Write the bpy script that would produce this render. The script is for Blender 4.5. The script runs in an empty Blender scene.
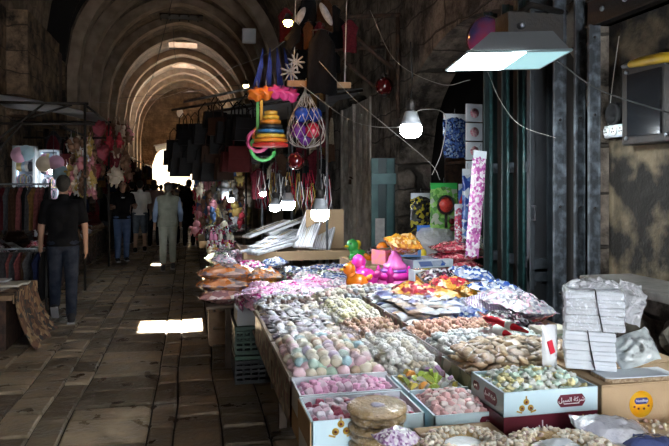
EXPO=.95; WORLD=7.5; SUN=110.0; LAMP=40.0; SUNTILT=-6.8; SUNX=0.0
import bpy, bmesh, math, random
from math import sin, cos, pi, radians, sqrt
from mathutils import Vector, Matrix, noise
random.seed(7)
rnd=random.random
def U(a,b): return a+(b-a)*random.random()
sc=bpy.context.scene
COL=sc.collection
# ---------------------------------------------------------------- camera maths (pixel -> point on a world plane)
EYE=1.65
def ray(u,v): return (141.0+(u-334.5)*.9762, 634.5-(u-334.5)*.2170, 185.0-v)
def atz(u,v,z):
    r=ray(u,v); t=(z-EYE)/r[2]; return (r[0]*t,r[1]*t,z)
def atx(u,v,X):
    r=ray(u,v); t=X/r[0]; return (X,r[1]*t,EYE+r[2]*t)
def aty(u,v,Y):
    r=ray(u,v); t=Y/r[1]; return (r[0]*t,Y,EYE+r[2]*t)
# ---------------------------------------------------------------- materials
MATS={}
def mat(name,c,c2=None,rough=.6,ns=8.,metal=0.,bump=0.,bs=None,coat=0.,spec=.5,em=None,emc=None,island=0.,objvar=0.,det=4.,trans=0.,alpha=1.,sss=0.,contrast=(.35,.65)):
    if name in MATS: return MATS[name]
    m=bpy.data.materials.new(name); m.use_nodes=True; nt=m.node_tree; N=nt.nodes; L=nt.links
    b=N['Principled BSDF']
    b.inputs['Roughness'].default_value=rough; b.inputs['Metallic'].default_value=metal
    b.inputs['Coat Weight'].default_value=coat; b.inputs['Coat Roughness'].default_value=.12
    b.inputs['Specular IOR Level'].default_value=spec
    b.inputs['Transmission Weight'].default_value=trans; b.inputs['Alpha'].default_value=alpha
    tc=N.new('ShaderNodeTexCoord')
    src=None
    if c2 is not None:
        n=N.new('ShaderNodeTexNoise'); n.inputs['Scale'].default_value=ns; n.inputs['Detail'].default_value=det
        L.new(tc.outputs['Object'],n.inputs['Vector'])
        r=N.new('ShaderNodeValToRGB'); r.color_ramp.elements[0].position=contrast[0]; r.color_ramp.elements[1].position=contrast[1]
        r.color_ramp.elements[0].color=(*c,1); r.color_ramp.elements[1].color=(*c2,1)
        L.new(n.outputs['Fac'],r.inputs['Fac']); src=r.outputs['Color']
    else:
        b.inputs['Base Color'].default_value=(*c,1)
    if island or objvar:
        h=N.new('ShaderNodeHueSaturation')
        mr=N.new('ShaderNodeMapRange')
        if island:
            g=N.new('ShaderNodeNewGeometry'); L.new(g.outputs['Random Per Island'],mr.inputs['Value']); k=island
        else:
            g=N.new('ShaderNodeObjectInfo'); L.new(g.outputs['Random'],mr.inputs['Value']); k=objvar
        mr.inputs['To Min'].default_value=1-k; mr.inputs['To Max'].default_value=1+k
        L.new(mr.outputs['Result'],h.inputs['Value'])
        if src is not None: L.new(src,h.inputs['Color'])
        else: h.inputs['Color'].default_value=(*c,1)
        src=h.outputs['Color']
    if src is not None: L.new(src,b.inputs['Base Color'])
    if bump:
        n2=N.new('ShaderNodeTexNoise'); n2.inputs['Scale'].default_value=bs or ns*3; n2.inputs['Detail'].default_value=5.
        L.new(tc.outputs['Object'],n2.inputs['Vector'])
        bp=N.new('ShaderNodeBump'); bp.inputs['Strength'].default_value=min(1,bump); bp.inputs['Distance'].default_value=.02*max(1,bump)
        L.new(n2.outputs['Fac'],bp.inputs['Height']); L.new(bp.outputs['Normal'],b.inputs['Normal'])
    if em: 
        b.inputs['Emission Color'].default_value=(*(emc or c),1); b.inputs['Emission Strength'].default_value=em
    MATS[name]=m; return m
def stone_mat(name,c,c2,mortar,axes='YZ',bw=.55,bh=.3,rough=.85,bump=.8,stain=(.02,.015,.01)):
    m=bpy.data.materials.new(name); m.use_nodes=True; nt=m.node_tree; N=nt.nodes; L=nt.links
    b=N['Principled BSDF']; b.inputs['Roughness'].default_value=rough
    tc=N.new('ShaderNodeTexCoord'); sx=N.new('ShaderNodeSeparateXYZ'); cx=N.new('ShaderNodeCombineXYZ')
    L.new(tc.outputs['Object'],sx.inputs[0]); L.new(sx.outputs[axes[0]],cx.inputs['X']); L.new(sx.outputs[axes[1]],cx.inputs['Y'])
    n0=N.new('ShaderNodeTexNoise'); n0.inputs['Scale'].default_value=1.8; L.new(tc.outputs['Object'],n0.inputs['Vector'])
    mx=N.new('ShaderNodeVectorMath'); mx.operation='MULTIPLY_ADD'; mx.inputs[1].default_value=(.22,.22,0)
    L.new(n0.outputs['Color'],mx.inputs[0]); L.new(cx.outputs[0],mx.inputs[2])
    br=N.new('ShaderNodeTexBrick'); br.inputs['Scale'].default_value=1.; br.inputs['Brick Width'].default_value=bw; br.inputs['Row Height'].default_value=bh
    br.inputs['Mortar Size'].default_value=.014; br.inputs['Mortar Smooth'].default_value=.6
    br.inputs['Color1'].default_value=(*c,1); br.inputs['Color2'].default_value=(*c2,1); br.inputs['Mortar'].default_value=(*mortar,1)
    L.new(mx.outputs[0],br.inputs['Vector'])
    n1=N.new('ShaderNodeTexNoise'); n1.inputs['Scale'].default_value=2.4; n1.inputs['Detail'].default_value=8.; n1.inputs['Roughness'].default_value=.7
    L.new(tc.outputs['Object'],n1.inputs['Vector'])
    r=N.new('ShaderNodeValToRGB'); r.color_ramp.elements[0].position=.40; r.color_ramp.elements[1].position=.62
    L.new(n1.outputs['Fac'],r.inputs['Fac'])
    mm=N.new('ShaderNodeMix'); mm.data_type='RGBA'; mm.inputs['A'].default_value=(*stain,1)
    L.new(r.outputs['Color'],mm.inputs['Factor']); L.new(br.outputs['Color'],mm.inputs['B'])
    L.new(mm.outputs['Result'],b.inputs['Base Color'])
    n2=N.new('ShaderNodeTexNoise'); n2.inputs['Scale'].default_value=9.; n2.inputs['Detail'].default_value=7.; L.new(tc.outputs['Object'],n2.inputs['Vector'])
    ad=N.new('ShaderNodeMath'); ad.operation='SUBTRACT'; ml=N.new('ShaderNodeMath'); ml.operation='MULTIPLY'; ml.inputs[1].default_value=.8
    L.new(br.outputs['Fac'],ml.inputs[0]); L.new(n2.outputs['Fac'],ad.inputs[0]); L.new(ml.outputs[0],ad.inputs[1])
    bp=N.new('ShaderNodeBump'); bp.inputs['Strength'].default_value=bump; bp.inputs['Distance'].default_value=.05
    L.new(ad.outputs[0],bp.inputs['Height']); L.new(bp.outputs['Normal'],b.inputs['Normal'])
    MATS[name]=m; return m
def film_mat(name,tint=(1,1,1),amt=.3,bump=1.,bs=25,white=.08):
    m=bpy.data.materials.new(name); m.use_nodes=True; nt=m.node_tree; N=nt.nodes; L=nt.links
    for n in list(N):
        if n.type=='BSDF_PRINCIPLED': N.remove(n)
    out=[n for n in N if n.type=='OUTPUT_MATERIAL'][0]
    t=N.new('ShaderNodeBsdfTransparent'); t.inputs[0].default_value=(*tint,1)
    g=N.new('ShaderNodeBsdfGlossy'); g.inputs['Roughness'].default_value=.16; g.inputs[0].default_value=(.95,.95,1,1)
    d=N.new('ShaderNodeBsdfDiffuse'); d.inputs[0].default_value=(.8,.82,.86,1)
    tc=N.new('ShaderNodeTexCoord'); n2=N.new('ShaderNodeTexNoise'); n2.inputs['Scale'].default_value=bs; n2.inputs['Detail'].default_value=3.; n2.inputs['Distortion'].default_value=1.5
    L.new(tc.outputs['Object'],n2.inputs['Vector']); bp=N.new('ShaderNodeBump'); bp.inputs['Strength'].default_value=bump; bp.inputs['Distance'].default_value=.03
    L.new(n2.outputs['Fac'],bp.inputs['Height']); L.new(bp.outputs['Normal'],g.inputs['Normal']); L.new(bp.outputs['Normal'],d.inputs['Normal'])
    m1=N.new('ShaderNodeMixShader'); m1.inputs[0].default_value=white/(white+amt)
    L.new(g.outputs[0],m1.inputs[1]); L.new(d.outputs[0],m1.inputs[2])
    m2=N.new('ShaderNodeMixShader'); m2.inputs[0].default_value=min(1,amt+white)
    L.new(t.outputs[0],m2.inputs[1]); L.new(m1.outputs[0],m2.inputs[2]); L.new(m2.outputs[0],out.inputs[0])
    MATS[name]=m; return m
def stripe_mat(name,cols,scale=40,axis='X',rough=.3,coat=.6,bump=.5,dist=2.,bs=30):
    """constant bands of several colours, distorted by noise (printed plastic, striped packs, woven cloth)"""
    m=bpy.data.materials.new(name); m.use_nodes=True; nt=m.node_tree; N=nt.nodes; L=nt.links
    b=N['Principled BSDF']; b.inputs['Roughness'].default_value=rough; b.inputs['Coat Weight'].default_value=coat; b.inputs['Coat Roughness'].default_value=.1
    tc=N.new('ShaderNodeTexCoord'); w=N.new('ShaderNodeTexWave'); w.bands_direction=axis; w.wave_profile='SAW'
    w.inputs['Scale'].default_value=scale; w.inputs['Distortion'].default_value=dist; w.inputs['Detail'].default_value=1.; 
    L.new(tc.outputs['Object'],w.inputs['Vector'])
    r=N.new('ShaderNodeValToRGB'); r.color_ramp.interpolation='CONSTANT'; e=r.color_ramp.elements
    e[0].position=0; e[0].color=(*cols[0],1); e[1].position=1/len(cols); e[1].color=(*cols[1],1)
    for i,c in enumerate(cols[2:],2):
        q=e.new(i/len(cols)); q.color=(*c,1)
    L.new(w.outputs['Fac'],r.inputs['Fac']); L.new(r.outputs['Color'],b.inputs['Base Color'])
    if bump:
        n2=N.new('ShaderNodeTexNoise'); n2.inputs['Scale'].default_value=bs; n2.inputs['Distortion'].default_value=1.; L.new(tc.outputs['Object'],n2.inputs['Vector'])
        bp=N.new('ShaderNodeBump'); bp.inputs['Strength'].default_value=bump; bp.inputs['Distance'].default_value=.02
        L.new(n2.outputs['Fac'],bp.inputs['Height']); L.new(bp.outputs['Normal'],b.inputs['Normal'])
    MATS[name]=m; return m
def patch_mat(name,cols,scale=30,rough=.25,coat=.6,bump=.6,bs=35):
    """irregular cells of several colours (contents seen through a printed cellophane bag, floral cloth)"""
    m=bpy.data.materials.new(name); m.use_nodes=True; nt=m.node_tree; N=nt.nodes; L=nt.links
    b=N['Principled BSDF']; b.inputs['Roughness'].default_value=rough; b.inputs['Coat Weight'].default_value=coat; b.inputs['Coat Roughness'].default_value=.1
    tc=N.new('ShaderNodeTexCoord'); w=N.new('ShaderNodeTexVoronoi'); w.inputs['Scale'].default_value=scale
    L.new(tc.outputs['Object'],w.inputs['Vector']); s=N.new('ShaderNodeSeparateColor'); L.new(w.outputs['Color'],s.inputs[0])
    r=N.new('ShaderNodeValToRGB'); r.color_ramp.interpolation='CONSTANT'; e=r.color_ramp.elements
    e[0].position=0; e[0].color=(*cols[0],1); e[1].position=1/len(cols); e[1].color=(*cols[1],1)
    for i,c in enumerate(cols[2:],2):
        q=e.new(i/len(cols)); q.color=(*c,1)
    L.new(s.outputs[0],r.inputs['Fac']); L.new(r.outputs['Color'],b.inputs['Base Color'])
    if bump:
        n2=N.new('ShaderNodeTexNoise'); n2.inputs['Scale'].default_value=bs; n2.inputs['Distortion'].default_value=1.; L.new(tc.outputs['Object'],n2.inputs['Vector'])
        bp=N.new('ShaderNodeBump'); bp.inputs['Strength'].default_value=bump; bp.inputs['Distance'].default_value=.02
        L.new(n2.outputs['Fac'],bp.inputs['Height']); L.new(bp.outputs['Normal'],b.inputs['Normal'])
    MATS[name]=m; return m
# ---------------------------------------------------------------- mesh builder
class MB:
    def __init__(s): s.v=[]; s.f=[]; s.sm=[]
    def add(s,vs,fs,smooth=False):
        n=len(s.v); s.v+= [tuple(p) for p in vs]; s.f+=[tuple(i+n for i in f) for f in fs]; s.sm+=[smooth]*len(fs); return s
    def box(s,c,d,rz=0.,rx=0.,ry=0.,tap=1.,tapy=None):
        """box centred at c, size d; tap shrinks the top"""
        tapy=tap if tapy is None else tapy
        x,y,z=d[0]/2,d[1]/2,d[2]/2
        P=[(-x,-y,-z),(x,-y,-z),(x,y,-z),(-x,y,-z),(-x*tap,-y*tapy,z),(x*tap,-y*tapy,z),(x*tap,y*tapy,z),(-x*tap,y*tapy,z)]
        M=Matrix.Rotation(rz,3,'Z')@Matrix.Rotation(ry,3,'Y')@Matrix.Rotation(rx,3,'X')
        return s.add([M@Vector(p)+Vector(c) for p in P],[(0,3,2,1),(4,5,6,7),(0,1,5,4),(1,2,6,5),(2,3,7,6),(3,0,4,7)])
    def b2(s,a,b):
        return s.box([(a[i]+b[i])/2 for i in range(3)],[abs(b[i]-a[i]) for i in range(3)])
    def tube(s,pts,r,n=6,closed=False,cap=True):
        pts=[Vector(p) for p in pts]; rr=r if isinstance(r,(list,tuple)) else [r]*len(pts)
        vs=[];fs=[];m=len(pts); up=Vector((0.01,0.02,1)).normalized()
        for i,p in enumerate(pts):
            a=pts[(i-1)%m] if (i>0 or closed) else pts[i]; b=pts[(i+1)%m] if (i<m-1 or closed) else pts[i]
            t=(b-a); t=t.normalized() if t.length>1e-9 else Vector((0,0,1))
            u=t.cross(up); 
            if u.length<.05: u=t.cross(Vector((1,0,0)))
            u.normalize(); w=t.cross(u)
            for k in range(n):
                q=2*pi*k/n; vs.append(p+(u*cos(q)+w*sin(q))*rr[i])
        for i in range(m if closed else m-1):
            j=(i+1)%m
            for k in range(n): fs.append((i*n+k,i*n+(k+1)%n,j*n+(k+1)%n,j*n+k))
        if cap and not closed: fs.append(tuple(range(n))[::-1]); fs.append(tuple((m-1)*n+k for k in range(n)))
        return s.add(vs,fs,True)
    def lathe(s,prof,n=16,c=(0,0,0),M=None,sx=1,sy=1):
        """prof list of (r,z)"""
        vs=[];fs=[]
        for r,z in prof:
            for k in range(n):
                q=2*pi*k/n; p=Vector((r*cos(q)*sx,r*sin(q)*sy,z))
                vs.append((M@p if M else p)+Vector(c))
        for i in range(len(prof)-1):
            for k in range(n): fs.append((i*n+k,i*n+(k+1)%n,(i+1)*n+(k+1)%n,(i+1)*n+k))
        fs.append(tuple(range(n))[::-1]); fs.append(tuple((len(prof)-1)*n+k for k in range(n)))
        return s.add(vs,fs,True)
    def ell(s,c,r,n=12,m=8,M=None,jit=0.):
        prof=[(sin(pi*max(.02,min(.98,i/m))),-cos(pi*i/m)) for i in range(m+1)]
        vs=[];fs=[]
        for a,z in prof:
            for k in range(n):
                q=2*pi*k/n; p=Vector((a*cos(q),a*sin(q),z))
                if jit: p*=1+jit*noise.noise(p*1.7+Vector(c)*9)
                p=Vector((p.x*r[0],p.y*r[1],p.z*r[2]))
                vs.append((M@p if M else p)+Vector(c))
        for i in range(m):
            for k in range(n): fs.append((i*n+k,i*n+(k+1)%n,(i+1)*n+(k+1)%n,(i+1)*n+k))
        fs.append(tuple(range(n))[::-1]); fs.append(tuple(m*n+k for k in range(n)))
        return s.add(vs,fs,True)
    def prism(s,poly,a,b,axis='Y'):
        """extrude a 2-D polygon from a to b along axis; poly in the two other axes"""
        def P(p,t): return (t,p[0],p[1]) if axis=='X' else (p[0],t,p[1]) if axis=='Y' else (p[0],p[1],t)
        n=len(poly); vs=[P(p,a) for p in poly]+[P(p,b) for p in poly]
        fs=[tuple(range(n))[::-1],tuple(range(n,2*n))]+[(i,(i+1)%n,n+(i+1)%n,n+i) for i in range(n)]
        return s.add(vs,fs)
    def grid(s,fn,nu,nv,smooth=True,close=False):
        vs=[fn(i/nu,j/nv) for j in range(nv+1) for i in range(nu+1)]
        fs=[(j*(nu+1)+i,j*(nu+1)+i+1,(j+1)*(nu+1)+i+1,(j+1)*(nu+1)+i) for j in range(nv) for i in range(nu)]
        return s.add(vs,fs,smooth)
    def mesh(s,name,m):
        me=bpy.data.meshes.new(name); me.from_pydata(s.v,[],s.f)
        bm=bmesh.new(); bm.from_mesh(me); bmesh.ops.recalc_face_normals(bm,faces=bm.faces); bm.to_mesh(me); bm.free()
        me.polygons.foreach_set('use_smooth',s.sm); me.materials.append(m); me.update(); return me
    def obj(s,name,m,parent=None,bevel=0.,loc=None,rz=0.):
        o=bpy.data.objects.new(name,s.mesh(name,m)); COL.objects.link(o)
        if parent is not None: o.parent=parent
        if loc: o.location=loc
        if rz: o.rotation_euler.z=rz
        if bevel:
            bv=o.modifiers.new('b','BEVEL'); bv.width=bevel; bv.segments=2; bv.limit_method='ANGLE'
        return o
def O(name,me,parent=None,loc=(0,0,0),rot=(0,0,0),scale=None):
    o=bpy.data.objects.new(name,me); COL.objects.link(o)
    if parent is not None: o.parent=parent
    o.location=loc; o.rotation_euler=rot
    if scale is not None: o.scale=(scale,)*3 if isinstance(scale,(int,float)) else scale
    return o
def tag(o,label,cat,group=None,kind=None):
    o['label']=label; o['category']=cat
    if group: o['group']=group
    if kind: o['kind']=kind
    return o
def struct(o): o['kind']='structure'; return o
def E(name,loc,rz=0.,label=None,cat=None,group=None):
    o=bpy.data.objects.new(name,None); COL.objects.link(o); o.location=loc; o.rotation_euler.z=rz; o.empty_display_size=.1
    if label: tag(o,label,cat,group)
    return o
KIDS={}
def copy_tree(o,loc,rot=None,scale=None,label=None,group=None):
    c=o.copy(); COL.objects.link(c); c.location=loc
    if rot is not None: c.rotation_euler=rot
    if scale is not None: c.scale=(scale,)*3 if isinstance(scale,(int,float)) else scale
    if label: c['label']=label
    if group: c['group']=group
    if o.name not in KIDS: KIDS[o.name]=[(k,list(k.children)) for k in o.children]
    for k,gs in KIDS[o.name]:
        d=k.copy(); COL.objects.link(d); d.parent=c
        for g in gs:
            e=g.copy(); COL.objects.link(e); e.parent=d
    return c
def text(body,size,m,parent,loc,rot,name='lettering',ex=.0006,font=None):
    cu=bpy.data.curves.new('lettering','FONT'); cu.body=body; cu.size=size; cu.align_x='CENTER'; cu.align_y='CENTER'; cu.extrude=ex; cu.resolution_u=3
    t=bpy.data.objects.new('tmp',cu); COL.objects.link(t)
    me=bpy.data.meshes.new_from_object(t.evaluated_get(bpy.context.evaluated_depsgraph_get()))
    bpy.data.objects.remove(t); me.materials.clear(); me.materials.append(m)
    return O(name,me,parent,loc,rot)
# ---------------------------------------------------------------- colours
M_black=mat('black_cloth',(.012,.012,.014),rough=.85)
M_dark=mat('dark_iron',(.012,.011,.011),(.022,.016,.012),rough=.55,metal=.1,ns=20,bump=.2)
M_iron=mat('rusty_iron',(.03,.02,.015),(.10,.05,.03),rough=.7,metal=.3,ns=14,bump=.3)
M_steel=mat('scuffed_steel',(.25,.27,.3),(.12,.13,.14),rough=.4,metal=.7,ns=10)
M_wood=mat('rough_wood',(.22,.13,.07),(.36,.24,.14),rough=.7,ns=6,bump=.3)
M_card=mat('brown_cardboard',(.42,.29,.17),(.48,.34,.2),rough=.85,ns=5,bump=.15,bs=60)
M_white=mat('white_card',(.72,.76,.8),(.62,.68,.74),rough=.5,ns=4)
M_bluebox=mat('pale_blue_card',(.50,.68,.76),(.58,.74,.80),rough=.4,ns=5)
M_maroon=mat('maroon_print',(.13,.008,.025),rough=.4)
M_gold=mat('gold_print',(.55,.36,.05),(.35,.2,.03),rough=.4,ns=90)
M_wprint=mat('white_print',(.85,.85,.85),rough=.5)
M_film=film_mat('cellophane',amt=.13,white=.03)
M_film2=film_mat('milky_plastic',amt=.25,white=.35)
M_bulb=mat('lit_bulb',(.9,.95,1),em=55,emc=(.86,.94,1.),rough=.3)
M_bulbs=mat('lit_bulb_small',(.9,.95,1),em=45,emc=(.8,.9,1.),rough=.3)
M_cable=mat('pale_cable',(.42,.40,.36),rough=.5)
M_cabled=mat('dark_cable',(.03,.03,.03),rough=.5)
# ---------------------------------------------------------------- camera + view
cam=bpy.data.cameras.new('camera'); co=bpy.data.objects.new('camera',cam); COL.objects.link(co)
cam.sensor_width=36; cam.lens=650/669*36; cam.shift_y=-38/669; cam.clip_start=.05; cam.clip_end=200
co.location=(0,0,EYE); yaw=math.atan2(141.0,634.5); co.rotation_euler=(pi/2,0,-yaw)
sc.camera=co
sc.view_settings.view_transform='Standard'; sc.view_settings.look='None'; sc.view_settings.gamma=1; sc.view_settings.use_curve_mapping=False
sc.view_settings.exposure=EXPO
try:
    sc.cycles.use_denoising=True; sc.cycles.denoiser='OPENIMAGEDENOISE'; sc.cycles.max_bounces=7; sc.cycles.transparent_max_bounces=12
    sc.cycles.sample_clamp_indirect=6; sc.cycles.diffuse_bounces=5; sc.cycles.glossy_bounces=3; sc.cycles.caustics_reflective=False; sc.cycles.caustics_refractive=False
except Exception: pass
# ================================================================ THE SETTING
XL,XR=-3.2,2.6; XC=-.3; ZS,ZA=4.8,8.0; Y0,Y1=-3.,42.
# floor of worn stone pavers in long courses
M_floor=mat('worn_pavers',(.075,.056,.036),(.32,.25,.17),rough=.5,ns=5.,bump=.8,bs=22,island=.55,det=12,contrast=(.28,.74),spec=.45)
nt=M_floor.node_tree; n=nt.nodes.new('ShaderNodeTexNoise'); n.inputs['Scale'].default_value=5; n.inputs['Detail'].default_value=6
mr=nt.nodes.new('ShaderNodeMapRange'); mr.inputs['From Min'].default_value=.35; mr.inputs['From Max'].default_value=.65; mr.inputs['To Min'].default_value=.24; mr.inputs['To Max'].default_value=.75
nt.links.new([q for q in nt.nodes if q.type=='TEX_COORD'][0].outputs['Object'],n.inputs['Vector']); nt.links.new(n.outputs['Fac'],mr.inputs['Value']); nt.links.new(mr.outputs[0],nt.nodes['Principled BSDF'].inputs['Roughness'])
M_joint=mat('joint_dirt',(.012,.010,.008),rough=.95)
fm=MB(); xs=[-3.3,-2.85,-2.4,-2.0,-1.62,-1.30,-1.03,-.82,-.27,-.10,.20,.52,1.0,1.5,2.1,2.7]
for a,b in zip(xs,xs[1:]):
    y=-3+U(0,.3)
    while y<60:
        l=U(.25,.6) if b-a<.22 else U(.22,.5)
        if y>20: l*=1.5
        g=.007; gy=.014; z=U(-.007,.007); ti=U(-.006,.006); tj=U(-.004,.004)
        e=.012
        P=[(a+g,y+gy,-.03),(b-g,y+gy,-.03),(b-g,y+l-gy,-.03),(a+g,y+l-gy,-.03),
           (a+g,y+gy,z-.010),(b-g,y+gy,z-.010),(b-g,y+l-gy,z-.010),(a+g,y+l-gy,z-.010),
           (a+g+e,y+gy+e,z-ti-tj),(b-g-e,y+gy+e,z+ti-tj),(b-g-e,y+l-gy-e,z+ti+tj),(a+g+e,y+l-gy-e,z-ti+tj)]
        P=[(p[0]+.025*noise.noise(Vector((p[0]*3,p[1]*1.1,0))),p[1]+.02*noise.noise(Vector((p[0]*4,p[1]*2,5))),p[2]) for p in P]
        fm.add(P,[(8,9,10,11),(4,5,9,8),(5,6,10,9),(6,7,11,10),(7,4,8,11),(0,1,5,4),(1,2,6,5),(2,3,7,6),(3,0,4,7)])
        y+=l
struct(fm.obj('floor',M_floor))
j=MB(); j.b2((-6,-3,-.1),(6,62,-.026)); struct(j.obj('floor_bed',M_joint))['kind']='structure'
# stone materials
M_wallR=stone_mat('grey_wall_stone',(.19,.16,.13),(.25,.21,.17),(.06,.05,.04),'YZ',.62,.34,bump=1.)
M_wallL=stone_mat('brown_wall_stone',(.36,.235,.14),(.26,.17,.10),(.09,.06,.035),'YZ',.7,.42,bump=1.)
M_vault=stone_mat('vault_plaster',(.34,.255,.185),(.30,.22,.155),(.2,.15,.105),'YZ',.5,.3,bump=.4,stain=(.12,.085,.06))
M_rib=mat('rib_stone',(.46,.345,.25),(.30,.22,.155),rough=.85,ns=3,bump=.5,bs=12)
M_end=stone_mat('end_wall_stone',(.42,.30,.19),(.30,.21,.13),(.14,.10,.06),'XZ',.6,.36,bump=.8,stain=(.16,.11,.07))
M_void=mat('shade_and_board_black',(.015,.012,.010),rough=.95)  # near-black paints the shade inside recesses and gaps; also dark roof-light boards
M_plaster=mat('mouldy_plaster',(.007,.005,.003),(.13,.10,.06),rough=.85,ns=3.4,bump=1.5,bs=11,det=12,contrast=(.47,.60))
def arch_z(dx):            # inner vault height at |x-XC|=dx, pointed profile
    c=.316; R=2.9+c; dx=min(abs(dx),2.9)
    return ZS+sqrt(max(0,R*R-(dx+c)**2))
def wall_open(name,X,ya,yb,ztop,ops,m,thick,side,step=.25):
    """wall slab in the plane X with arched openings ops=[(y0,y1,fn)]; thick goes outward (side)"""
    mb=MB(); cuts={ya,yb}
    for a,b,f in ops:
        k=max(2,int((b-a)/step)); cuts|={a+(b-a)*i/k for i in range(k+1)}
    cuts=sorted(cuts); X2=X+side*thick
    for p,q in zip(cuts,cuts[1:]):
        mid=(p+q)/2; op=[o for o in ops if o[0]<mid<o[1]]
        if op:
            f=op[0][2]; za,zb=f(p),f(q)
        else: za=zb=-.02
        V=[(X,p,za),(X,q,zb),(X,q,ztop),(X,p,ztop),(X2,p,za),(X2,q,zb),(X2,q,ztop),(X2,p,ztop)]
        mb.add(V,[(0,1,2,3),(4,7,6,5),(0,4,5,1),(3,2,6,7)])
    for a,b,f in ops:
        for y in (a,b):
            mb.add([(X,y,-.02),(X2,y,-.02),(X2,y,f(y)),(X,y,f(y))],[(0,1,2,3)])
    for y in (ya,yb): mb.add([(X,y,-.02),(X2,y,-.02),(X2,y,ztop),(X,y,ztop)],[(0,1,2,3)])
    return struct(mb.obj(name,m))
def seg(y0,y1,zs,za): 
    return lambda y:zs+(za-zs)*sqrt(max(0,1-((y-(y0+y1)/2)/((y1-y0)/2))**2))
# right wall with the shop arch, the niche and the old door further on
wall_open('wall_right',XR,-1.5,Y1,ZS+.05,[(.6,3.74,lambda y:2.68),(3.80,7.95,seg(3.80,7.95,1.9,3.25)),(9.2,11.1,seg(9.2,11.1,2.7,3.1))],M_wallR,.45,1,.2)
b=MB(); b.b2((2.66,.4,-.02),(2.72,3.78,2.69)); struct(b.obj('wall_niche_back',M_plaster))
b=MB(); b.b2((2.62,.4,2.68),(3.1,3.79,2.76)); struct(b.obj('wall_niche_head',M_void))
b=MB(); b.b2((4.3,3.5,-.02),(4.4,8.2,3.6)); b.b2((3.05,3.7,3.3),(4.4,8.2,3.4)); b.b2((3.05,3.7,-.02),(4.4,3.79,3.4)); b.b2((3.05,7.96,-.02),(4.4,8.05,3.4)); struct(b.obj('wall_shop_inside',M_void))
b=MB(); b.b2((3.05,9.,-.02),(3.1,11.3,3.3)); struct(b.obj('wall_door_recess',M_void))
# left wall: near pier, tall dark recess, long wall behind the stalls
wall_open('wall_left',XL,2.,Y1,ZS+.05,[(15.7,18.2,lambda y:ZS+.04)],M_wallL,.4,-1)
b=MB(); b.b2((-4.6,15.5,-.02),(-4.5,18.4,8.3))
PO=[(-4.6,-.02),(XL-.05,-.02),(XL-.02,ZS)]+[(XC-2.9+.05*k,arch_z(-2.9+.05*k)+.01) for k in range(0,14)]+[(XC-2.2,8.3),(-4.6,8.3)]
b.prism(PO,15.5,15.695); b.prism(PO,18.205,18.4); b.b2((-4.6,15.5,8.2),(XC-2.2,18.4,8.3)); b.b2((XC-2.32,15.5,arch_z(2.3)+.02),(XC-2.2,18.4,8.3))
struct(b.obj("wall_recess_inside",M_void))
# near left wall pieces that project into the lane above the stalls (dark pier with old beam ends)
b=MB(); b.b2((XL,12.6,2.9),(XL+.35,15.5,ZS)); struct(b.obj('wall_left_pier',M_wallL))
# vault
HOLES=[(8.48,9.22,XC+.145,.40),(14.75,15.25,XC-.36,.10),(29.2,30.3,XC,.62),(34.4,35.5,XC,.62)]
vb=MB(); ys={Y0,15.7,18.2,Y1}
for h in HOLES: ys|={h[0],h[1]}
y=Y0
while y<Y1: ys.add(y); y+=1.5
ys=sorted(ys)
def dxs(h=None):
    L=[XC-2.9+5.8*i/40 for i in range(41)]
    if h: L+= [h[2]-h[3],h[2]+h[3]]
    return sorted(L)
for a,b_ in zip(ys,ys[1:]):
    mid=(a+b_)/2; h=[q for q in HOLES if q[0]<mid<q[1]]; h=h[0] if h else None
    X=dxs(h)
    for p,q in zip(X,X[1:]):
        if h and h[2]-h[3]<(p+q)/2<h[2]+h[3]: continue
        if 15.69<mid<18.2 and q<XC-2.3: continue
        vb.add([(p,a,arch_z(p-XC)),(q,a,arch_z(q-XC)),(q,b_,arch_z(q-XC)),(p,b_,arch_z(p-XC)),
                (p,a,arch_z(p-XC)+.25),(q,a,arch_z(q-XC)+.25),(q,b_,arch_z(q-XC)+.25),(p,b_,arch_z(p-XC)+.25)],[(0,1,2,3),(4,7,6,5)],True)
struct(vb.obj('ceiling',M_vault))
for i,h in enumerate(HOLES):
    f=MB(); za=ZA-.12; zb=ZA+.9; w=.06
    x0,x1=h[2]-h[3],h[2]+h[3]
    f.b2((x0-w,h[0]-w,za),(x0,h[1]+w,zb)); f.b2((x1,h[0]-w,za),(x1+w,h[1]+w,zb)); f.b2((x0,h[0]-w,za),(x1,h[0],zb)); f.b2((x0,h[1],za),(x1,h[1]+w,zb))
    struct(f.obj('window_%d'%(i+1),M_rib))
# ribs
def rib(y,w,d,i):
    mb=MB(); prof=[]
    n=36
    X=[-2.9+5.8*k/n for k in range(n+1)]
    inner=[(XC-2.9+d,0.)]+[(XC+x*(1-d/2.9),arch_z(x)-d*(.95)) for x in X]+[(XC+2.9-d,0.)]
    outer=[(XC-2.9-.02,0.)]+[(XC+x*1.004,arch_z(x)+.02) for x in X]+[(XC+2.9+.02,0.)]
    m=len(inner)
    vs=[(p[0],y-w/2,p[1]) for p in inner]+[(p[0],y+w/2,p[1]) for p in inner]+[(p[0],y-w/2,p[1]) for p in outer]+[(p[0],y+w/2,p[1]) for p in outer]
    fs=[]
    for k in range(m-1):
        fs+=[(k,k+1,m+k+1,m+k),(k,2*m+k,2*m+k+1,k+1),(m+k,m+k+1,3*m+k+1,3*m+k)]
    mb.add(vs,fs,False); return struct(mb.obj('trim_%d'%(i+1),M_rib))
for i,y in enumerate([18.7,20.6,22.6,25.2,27.8,31.3,33.4,36.4,38.6,41.4]): rib(y,.5,.26,i)
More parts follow.
